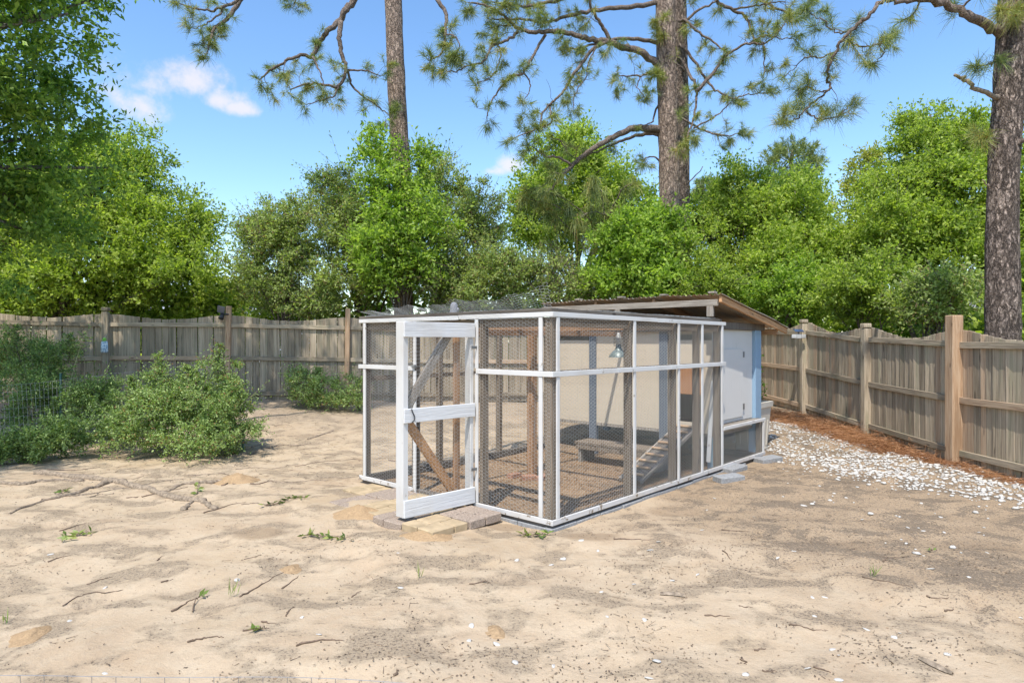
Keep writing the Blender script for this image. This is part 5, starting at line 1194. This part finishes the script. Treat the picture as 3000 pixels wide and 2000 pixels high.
weld_fence('sagging silvery welded wire fence running through the shrubs on the left', [(-9.6, 9.4), (-8.2, 9.9), (-7.4, 10.9), (-6.6, 11.9), (-5.6, 12.5)], 1.08, M['wire'], .06, .135, .0018, .16, [(2.6, 1.25), (4.6, 1.0)])
weld_fence('welded wire garden fence whose top edge runs along the bottom of the view', [(-2.6, 1.42), (-1.05, 1.35), (-.35, 1.345), (.2, 1.24), (1.2, 1.0)], 1.0625, M['metal_grey'], .0508, .10, .0008, .0, [(.3, 1.0), (3.4, 1.0)], .0, True)
q = G(712, 1322); o = Acc().box((0, 0, .19), (.032, .032, .46), Matrix.Rotation(.03, 3, 'Y'), .004).box((.016, -.016, .2), (.012, .012, .44), None).obj('garden_stake', plain_mat('teal_stake', (.10, .22, .20), .5)); o.location = q; tag(o, 'short teal metal stake standing alone beside the sunlit shrub', 'stake')

# ------------------------------------------------------------------ roots, mounds, twigs
def C3(l): return [(x * .4677, 850 + y * .4677) for x, y in l]
def C8(l): return [(x * .6378, 1400 + y * .6378) for x, y in l]
def C9(l): return [(1500 + x * .6378, 1400 + y * .6378) for x, y in l]
def ground_line(pxs, r0, r1, name, label, cat, mat, group=None, sink=.42, n=8, wob=.01):
    P = [G(x, y) for x, y in pxs]; b = P[0].copy(); Q = spline(P, 6); m_ = len(Q); rr = [r0 + (r1 - r0) * i / (m_ - 1) for i in range(m_)]
    rr = [r * random.uniform(.75, 1.2) for r in rr]
    Q = [Vector((p.x + random.gauss(0, wob), p.y + random.gauss(0, wob), gzf(p.x, p.y) + rr[i] * (1 - 2 * sink))) - b for i, p in enumerate(Q)]
    o = Acc().tube(Q, rr, n).obj(name, mat, None, True); o.location = b; return tag(o, label, cat, group)
ground_line(C3([(230, 1150), (400, 1165), (560, 1180), (700, 1200), (830, 1230), (950, 1255), (1080, 1300), (1190, 1315), (1280, 1330), (1345, 1372)]), .055, .030, 'tree_root', 'thickest pale root snaking across the sand towards the gate', 'root', M['root'], wob=.008)
ground_line(C3([(60, 1400), (250, 1330), (400, 1290), (520, 1260), (620, 1230), (700, 1205)]), .014, .034, 'tree_root', 'long thin root joining the thickest root from the open sand', 'root', M['root'])
ground_line(C3([(-40, 1212), (120, 1218), (240, 1200), (380, 1192), (520, 1196)]), .035, .022, 'tree_root', 'pale root in the shade beyond the thickest root', 'root', M['root'])
ground_line(C3([(1050, 1262), (1150, 1215), (1280, 1205), (1400, 1193)]), .016, .032, 'tree_root', 'root ending at the orange sand mound', 'root', M['root'])
ground_line(C3([(1440, 1042), (1600, 1015), (1700, 985), (1760, 970), (1860, 975), (1950, 958)]), .03, .012, 'tree_root', 'brown root near the teal stake', 'root', M['root'])
ground_line(C3([(1930, 935), (2020, 905), (2090, 880)]), .024, .016, 'tree_root', 'straight root lying towards the left corner of the run', 'root', M['root'])
ground_line(C3([(1150, 1380), (1180, 1345), (1215, 1318)]), .03, .016, 'tree_root', 'stubby side root under the tip of the thickest root', 'root', M['root'])
for k in range(26):
    x = random.uniform(60, 1250); y = random.uniform(1310, 1480); L = random.uniform(60, 190)
    if x > 950 and y > 1400: continue
    sl = random.uniform(-.22, .06)
    ground_line([(x, y), (x + L * .35, y + L * .35 * sl + random.uniform(-5, 5)), (x + L * .7, y + L * .7 * sl + random.uniform(-5, 5)), (x + L, y + L * sl)], random.uniform(.008, .014), .005, 'surface_root', 'thin brown root half buried in the sand beside the thick roots', 'root', M['root'] if k % 3 else M['twig'], 'thin surface roots', n=5)
def mound(px, py, rx, ry, h, label):
    q = G(px, py); n = 34; V = []; F = []
    for i in range(n):
        for j in range(n):
            u = -1.25 + 2.5 * i / (n - 1); v = -1.25 + 2.5 * j / (n - 1); x = u * rx; y = v * ry; rr = math.hypot(u, v) * (1 + .5 * float(vnoise(math.atan2(v, u) * 1.3 + px, 0, 1, 51)))
            hh_ = h * max(0., 1 - rr) ** 1.1 * (1 + .7 * float(vnoise(u * 4, v * 4, 1, 52))) if rr < 1 else 0
            z = gzf(q.x + x, q.y + y) - q.z + hh_ - (.02 if rr >= 1 else 0) + .003 * float(vnoise(u * 14, v * 14, 1, 53)); V.append((x, y, z))
    for i in range(n - 1):
        for j in range(n - 1): F.append((i * n + j, (i + 1) * n + j, (i + 1) * n + j + 1, i * n + j + 1))
    o = link('sand_mound', mesh_py('sand_mound', V, F, True), M['mound']); o.location = q; tag(o, label, 'sand mound')
mound(690, 1408, .30, .22, .09, 'orange sand mound where a root ends in the left yard')
mound(855, 1668, .075, .10, .025, 'tiny orange sand mound beside a dark fallen stick')
mound(88, 1862, .11, .14, .035, 'small orange sand mound on the open sand far from the coop')
mound(1454, 1852, .06, .08, .02, 'tiny brown sand mound on a gritty patch of sand')
mound(1045, 1503, .26, .20, .075, 'orange sand heap spilling onto the back of the paver landing')
mound(1255, 1573, .24, .16, .055, 'orange sand heap at the front edge of the tan pavers')

tw = [C8(l) for l in ([(225, 385), (270, 366), (325, 355)], [(290, 585), (370, 540), (470, 526), (570, 512)], [(405, 488), (460, 468), (510, 455)], [(1105, 548), (1200, 490), (1325, 420)], [(1295, 505), (1375, 448)], [(1310, 635), (1330, 605), (1355, 590)], [(865, 752), (950, 735), (1030, 728)],
      [(1110, 702), (1240, 688)], [(1370, 768), (1480, 745), (1585, 745)], [(2155, 490), (2300, 490)], [(940, 160), (1050, 125), (1130, 110)], [(795, 615), (860, 570), (920, 545)], [(1205, 660), (1260, 668)], [(1610, 548), (1660, 518)], [(1810, 905), (1835, 880)], [(270, 245), (400, 205)], [(720, 380), (745, 358)], [(745, 478), (800, 462)], [(1120, 375), (1200, 352)])]
tw += [C9(l) for l in ([(1610, 455), (1700, 472), (1830, 500)], [(1270, 675), (1360, 690), (1450, 700)], [(880, 635), (990, 632)], [(965, 240), (1090, 245)], [(975, 335), (1010, 378)], [(465, 280), (560, 282), (640, 285)], [(1705, 385), (1760, 365), (1810, 365)], [(1120, 790), (1165, 785)], [(1060, 830), (1075, 855)], [(1905, 540), (1925, 550), (2005, 550)], [(1050, 590), (1100, 593)], [(1995, 615), (2035, 602)], [(1400, 870), (1470, 895)], [(1150, 885), (1220, 890)])]
for i, l in enumerate(tw):
    o = ground_line(l, random.uniform(.0045, .0075), .002, 'fallen_twig', 'dry brown twig lying on the open sand', 'twig', M['twig'], 'fallen twigs', .1, 5, .006)
def chip(l, w, lab):
    P = [G(x, y) for x, y in C9(l)]; b = P[0].copy(); Q = spline(P, 4); V = []; F = []
    d = (P[-1] - P[0]).normalized(); sd = Vector((-d.y, d.x, 0))
    for i, p in enumerate(Q):
        f = i / (len(Q) - 1); ww = w * math.sin(math.pi * min(.97, max(.05, f))) ** .6
        for k, (c, z) in enumerate(((-1, .006), (0, .02), (1, .006), (0, .002))): v = p + sd * c * ww; V.append((v.x - b.x, v.y - b.y, gzf(v.x, v.y) + z - b.z))
    for i in range(len(Q) - 1):
        for k in range(4): F.append((i * 4 + k, i * 4 + (k + 1) % 4, i * 4 + 4 + (k + 1) % 4, i * 4 + 4 + k))
    o = link('bark_strip', mesh_py('bark_strip', V, F), M['root']); o.location = b; tag(o, lab, 'bark')
chip([(680, 535), (740, 533), (795, 546)], .03, 'curved grey strip of bark on clean pale sand')
chip([(1870, 830), (1940, 860), (2025, 905)], .03, 'long grey strip of bark on a gritty patch near the stones')
def sprig(pxl, lab, n=10, leaf=.07, group=None):
    P = spline([G(x, y) for x, y in pxl], 5); b = P[0].copy(); root = empty('leafy_sprig', b, lab, 'sprig', group)
    Acc().tube([p - b + Vector((0, 0, .012 + .01 * (i % 3))) for i, p in enumerate(P)], [.005 - .003 * i / len(P) for i in range(len(P))], 5).obj('stem', M['twig'], root)
    B_ = []; D_ = []
    for k in range(n):
        p = random.choice(P) - b; B_.append((p.x, p.y, p.z + .015)); D_.append((random.gauss(0, 1), random.gauss(0, 1), abs(random.gauss(.25, .25))))
    tag(quads_obj('leaves', leaf_quads(np.array(B_), np.array(D_), leaf * rng.uniform(.7, 1.25, n), leaf * .36 * rng.uniform(.8, 1.2, n)), M['sprig'], root), kind='stuff')
sprig(C8([(1395, 270), (1460, 272), (1540, 280), (1615, 288)]), 'long fallen sprig of olive green leaves between twigs before the pavers', 30, .075)
sprig(C8([(1215, 130), (1290, 120), (1350, 95), (1400, 98)]), 'fallen leafy sprig with an upright shoot near the root tips', 20, .08)
sprig(C8([(905, 75), (915, 25)]), 'fallen green sprig caught against the thick root', 12, .08)
sprig(C8([(285, 298), (300, 270), (330, 290)]), 'green leafy sprout on open sand', 10, .085)
sprig(C8([(350, 270), (380, 262), (420, 258)]), 'thin-leaved green sprout beside another leafy sprout', 12, .075)
sprig(C8([(280, 75), (300, 60), (315, 70)]), 'green leafy sprig on the pale thin root', 8, .08)
sprig(C8([(1165, 712), (1195, 703), (1225, 700)]), 'single green leaf cluster beside a short stick', 4, .07)
sprig(C8([(885, 620), (900, 570), (935, 545)]), 'green leaf on a bent brown stem', 3, .07)
sprig(C9([(50, 265), (110, 270), (170, 262)]), 'bright green fallen sprig by the near corner post of the run', 16, .09)
sprig(C9([(1920, 342), (1935, 340)]), 'tiny green sprig on the brown soil', 4, .05)
def tuft(px, py, n, h, lab):
    q = G(px, py); B_ = np.zeros((n, 3)) + rng.normal(size=(n, 3)) * .012 * np.array([1, 1, 0]); D_ = rng.normal(size=(n, 3)) * .28 + np.array([0, 0, 1.])
    o = quads_obj('grass_tuft', leaf_quads(B_, D_, h * rng.uniform(.6, 1.1, n), np.full(n, .006)), M['sprig']); o.location = q; tag(o, lab, 'grass')
for l, lab in (((1065, 545), 'thin grass tuft on a grey gritty patch of sand'), ((1925, 462), 'lone grass blades on pale sand below the near coop corner')): 
    x, y = C8([l])[0]; tuft(x, y, 9, .15, lab)
x, y = C9([(1665, 455)])[0]; tuft(x, y, 9, .12, 'grass blades growing at the end of a long brown twig')
x, y = C8([(20, 670)])[0]; tuft(x, y, 7, .10, 'small grass tuft in the shade on the sand')

# ------------------------------------------------------------------ white stones
def rock(seed, n=8):
    r_ = random.Random(seed); V = []
    prof = [(0.0, -.5), (.62, -.42), (1., -.05), (.86, .3), (.45, .48), (0, .52)]; V.append((0, 0, -.45)); ph = r_.random() * 6
    el = r_.uniform(.6, .95)
    for rr, z in prof[1:5]:
        for k in range(n):
            a_ = 2 * math.pi * k / n; j = 1 + r_.uniform(-.16, .16); V.append((rr * math.cos(a_) * j, rr * math.sin(a_) * j * el, z * .62 * r_.uniform(.85, 1.15)))
    V.append((0, 0, .31)); F = []
    for k in range(n): F.append((0, 1 + (k + 1) % n, 1 + k))
    for i in range(3):
        for k in range(n): F.append((1 + i * n + k, 1 + i * n + (k + 1) % n, 1 + (i + 1) * n + (k + 1) % n, 1 + (i + 1) * n + k))
    for k in range(n): F.append((1 + 3 * n + k, 1 + 3 * n + (k + 1) % n, 1 + 4 * n))
    return np.array(V), F
ROCKS = []
for k in range(7):
    V, F = rock(k + 3); me = mesh_py('white_stone', V, F, True); me.materials.append(M['stone']); ROCKS.append((me, V, F))
def low_rock(seed):
    r_ = random.Random(seed); V = [(0, 0, -.3)]; n = 6; F = []
    for rr, z in ((1., -.02), (.66, .36)):
        for k in range(n): a_ = 2 * math.pi * k / n + r_.uniform(-.2, .2); j = r_.uniform(.8, 1.15); V.append((rr * math.cos(a_) * j, rr * math.sin(a_) * j * .85, z * r_.uniform(.7, 1.3)))
    V.append((0, 0, .46))
    for k in range(n): F += [(0, 1 + (k + 1) % n, 1 + k), (1 + k, 1 + (k + 1) % n, 7 + (k + 1) % n, 7 + k), (7 + k, 7 + (k + 1) % n, 13)]
    return np.array(V), F
LOWR = [low_rock(40 + k) for k in range(7)]
def on_gravel(x, y):
    """white gravel strip between the coop and the right fence, widening toward the viewer on the right"""
    inner = np.interp(y, [6.0, 7.0, 8.0, 9.0, 10.0, 11.0, 12.5], [6.4, 5.4, 4.55, 4.15, 4.0, 4.2, 4.6]); outer = np.interp(y, [6, 8, 9.4, 10.5, 12, 13.5], [6.55, 6.42, 6.28, 6.05, 5.5, 4.9])
    return inner, outer
cnt = 0
pts = [(1165, 1620)] + [C8([l])[0] for l in ((480, 505), (232, 350), (1090, 467), (1465, 717), (2155, 745), (2285, 765), (485, 898), (2165, 680), (1840, 503), (1385, 640), (320, 655))] + \
      [C9([l])[0] for l in ((318, 286), (232, 372), (395, 335), (180, 398), (410, 522), (437, 635), (610, 652), (665, 838), (190, 862), (1357, 873), (1500, 812), (1755, 732), (2000, 808), (2330, 638), (1437, 547), (1380, 548), (1390, 635), (1920, 417), (1890, 243), (1987, 250), (2145, 248), (1608, 190), (1215, 367), (850, 442), (1110, 178), (1340, 126), (1535, 90), (1243, 86), (870, 238), (895, 146), (930, 92), (1825, 82), (1880, 115), (1970, 180), (1820, 227), (2182, 342), (1295, 335), (1500, 925), (1072, 903), (630, 918), (15, 845), (1630, 695), (1475, 787), (1780, 713), (2100, 455), (635, 330), (672, 293), (20, 120 + 260), (735, 470), (560, 486))]
for (px, py) in pts:
    q = G(px, py); o = link('white_stone', random.choice(ROCKS)[0]); sc = random.uniform(.014, .026); o.scale = (sc * random.uniform(1, 1.5), sc, sc * .7); o.location = q + Vector((0, 0, sc * .02)); o.rotation_euler = (random.gauss(0, .2), random.gauss(0, .2), random.uniform(0, 6.28)); tag(o, 'small white stone lying loose on the bare sand', 'stone', 'loose white stones')
GV = []; n_ = 0; GFt = []; GFq = []
gr = np.random.default_rng(5)
for k in range(16500):
    y = gr.uniform(5.2, 13.6); i_, o_ = on_gravel(None, y); x = gr.uniform(2.6, 6.7)
    d_in = x - i_; d_out = o_ - x
    pr = 1 / (1 + math.exp(-(d_in - .1) / .16)) * (1 / (1 + math.exp(-(d_out + .05) / .12)))
    pr = pr * .62 + .016 * (x > 3.2) * (1 if d_out > -.1 else .2); pr *= .45 + 1.1 * (float(vnoise(x, y, .5, 61)) + .5)
    s_, t_2 = st(x, y)
    if gr.random() > pr or (t_2 > -.12 and s_ < 5.6): continue
    me, V, F = ROCKS[gr.integers(7)]; sc = .010 + .024 * gr.random() ** 1.6; a_ = gr.uniform(0, 6.28)
    V, F = LOWR[gr.integers(7)]; W = V * np.array([sc * gr.uniform(1, 1.35), sc, sc * gr.uniform(.9, 1.3)]); W = np.stack([W[:, 0] * math.cos(a_) - W[:, 1] * math.sin(a_), W[:, 0] * math.sin(a_) + W[:, 1] * math.cos(a_), W[:, 2]], 1) + np.array([x, y, gzf(x, y) + sc * .2])
    GV.append(W); GFt += [(f[0] + n_, f[1] + n_, f[2] + n_) if len(f) == 3 else tuple(i + n_ for i in f) for f in F]; n_ += len(W)
gme = mesh_py('white_gravel', np.concatenate(GV), GFt, True); tag(link('white_gravel', gme, M['stone']), 'strip of white limestone gravel between the coop and the right fence', 'gravel', kind='stuff')

# ------------------------------------------------------------------ pine straw and litter
def straw(n, sampler, L, w, lift):
    xy = sampler(n); n = len(xy); z = gz(xy[:, 0], xy[:, 1]) + np.abs(rng.normal(size=n)) * lift + .004
    B_ = np.column_stack([xy, z]); D_ = rng.normal(size=(n, 3)) * np.array([1, 1, .22]); ln = L * rng.uniform(.5, 1.15, n)
    D_ = nrm(D_); s_ = nrm(np.cross(D_, rng.normal(size=(n, 3)))) * w * .5; t_ = B_ + D_ * ln[:, None]; t_[:, 2] = np.maximum(t_[:, 2], gz(t_[:, 0], t_[:, 1]) + .003)
    return np.stack([B_ - s_, B_ + s_, t_ + s_ * .4, t_ - s_ * .4], 1)
def s_fence(n):
    y = rng.uniform(6.2, 13.9, n); i_, o_ = on_gravel(None, y); fx = 6.2 + (16.2 - y) * .0389
    y = np.where(y < 10.2, y + 3.2 * rng.random(n) ** .7, y); i_, o_ = on_gravel(None, y); fx = 6.2 + (16.2 - y) * .0389; f = rng.random(n) ** 1.0; x = o_ - .15 + (fx - .10 - o_ + .15) * f + rng.normal(size=n) * .05; return np.column_stack([np.minimum(x, fx - .06), y])
def s_clump(n):
    cs = [(5.3, 13.2), (5.6, 12.6), (5.75, 12.0), (5.95, 11.4), (5.2, 13.8), (6.1, 10.6), (4.6, 13.4)]; k = rng.integers(0, len(cs), n); c = np.array(cs)[k]; return c + rng.normal(size=(n, 2)) * np.array([.28, .3])
Q = np.concatenate([straw(10000, s_fence, .17, .0045, .02), straw(7000, s_clump, .18, .0045, .07)])
tag(quads_obj('pine_straw', Q, M['needle_dry']), 'rusty pine straw heaped along the foot of the right fence', 'pine straw', kind='stuff')
def s_run(n):
    s_ = rng.uniform(.1, 3.6, n); t_ = rng.uniform(.1, 2.9, n); return np.column_stack([CO.x + VV.x * s_ + UU.x * t_, CO.y + VV.y * s_ + UU.y * t_])
Q = np.concatenate([straw(2600, s_run, .09, .005, .006), leaf_quads(np.column_stack([s_run(5000), np.zeros(5000)]), rng.normal(size=(5000, 3)) * np.array([1, 1, .15]), rng.uniform(.012, .035, 5000), rng.uniform(.008, .016, 5000), 2.)])
Q[2600:, :, 2] += gz(Q[2600:, 0, 0], Q[2600:, 0, 1])[:, None] + .008
tag(quads_obj('run_litter', Q, M['chips']), 'brown wood chip and straw litter covering the run floor', 'litter', kind='stuff')
# general litter: twiglets, leaf crumbs, bark grit
def s_yard(n):
    y = 1.9 + 12.5 * rng.random(n * 3) ** 1.25; x = (rng.random(n * 3) - .5) * 2 * (.86 * y); s_, t_ = st(x, y)
    med = vnoise(x * .8, y * 1.5, .55, 2) + .5 * vnoise(x, y, .2, 71); keep = rng.random(n * 3) < np.clip(.12 + 1.3 * med + .25 * (x > 1.5) * (y > 5) + .2 * (y > 8), .05, 1); keep &= ~((s_ > 0) & (s_ < 5.3) & (t_ > 0) & (t_ < 3)); keep &= (x < 6.3) & ~((s_ > -.95) & (s_ < 0) & (t_ > .5) & (t_ < 2.8)); xy = np.column_stack([x, y])[keep]; return xy[:n]
n1 = s_yard(17000); L1 = leaf_quads(np.column_stack([n1, gz(n1[:, 0], n1[:, 1]) + .004]), rng.normal(size=(len(n1), 3)) * np.array([1, 1, .12]), rng.uniform(.006, .026, len(n1)), rng.uniform(.004, .012, len(n1)), 2.)
def s_far(n): 
    y = 8 + 5.5 * rng.random(n); x = (rng.random(n) - .5) * 2 * 5.6; k = ~((st(x, y)[0] > 0) & (st(x, y)[0] < 5.3) & (st(x, y)[1] > 0) & (st(x, y)[1] < 3)); return np.column_stack([x, y])[k]
Q = np.concatenate([L1, straw(2600, s_yard, .055, .004, .003), straw(2500, s_far, .10, .005, .004)])
tag(quads_obj('ground_litter', Q, M['litter']), 'dark crumbs of leaf and twig litter scattered over the sand', 'litter', kind='stuff')
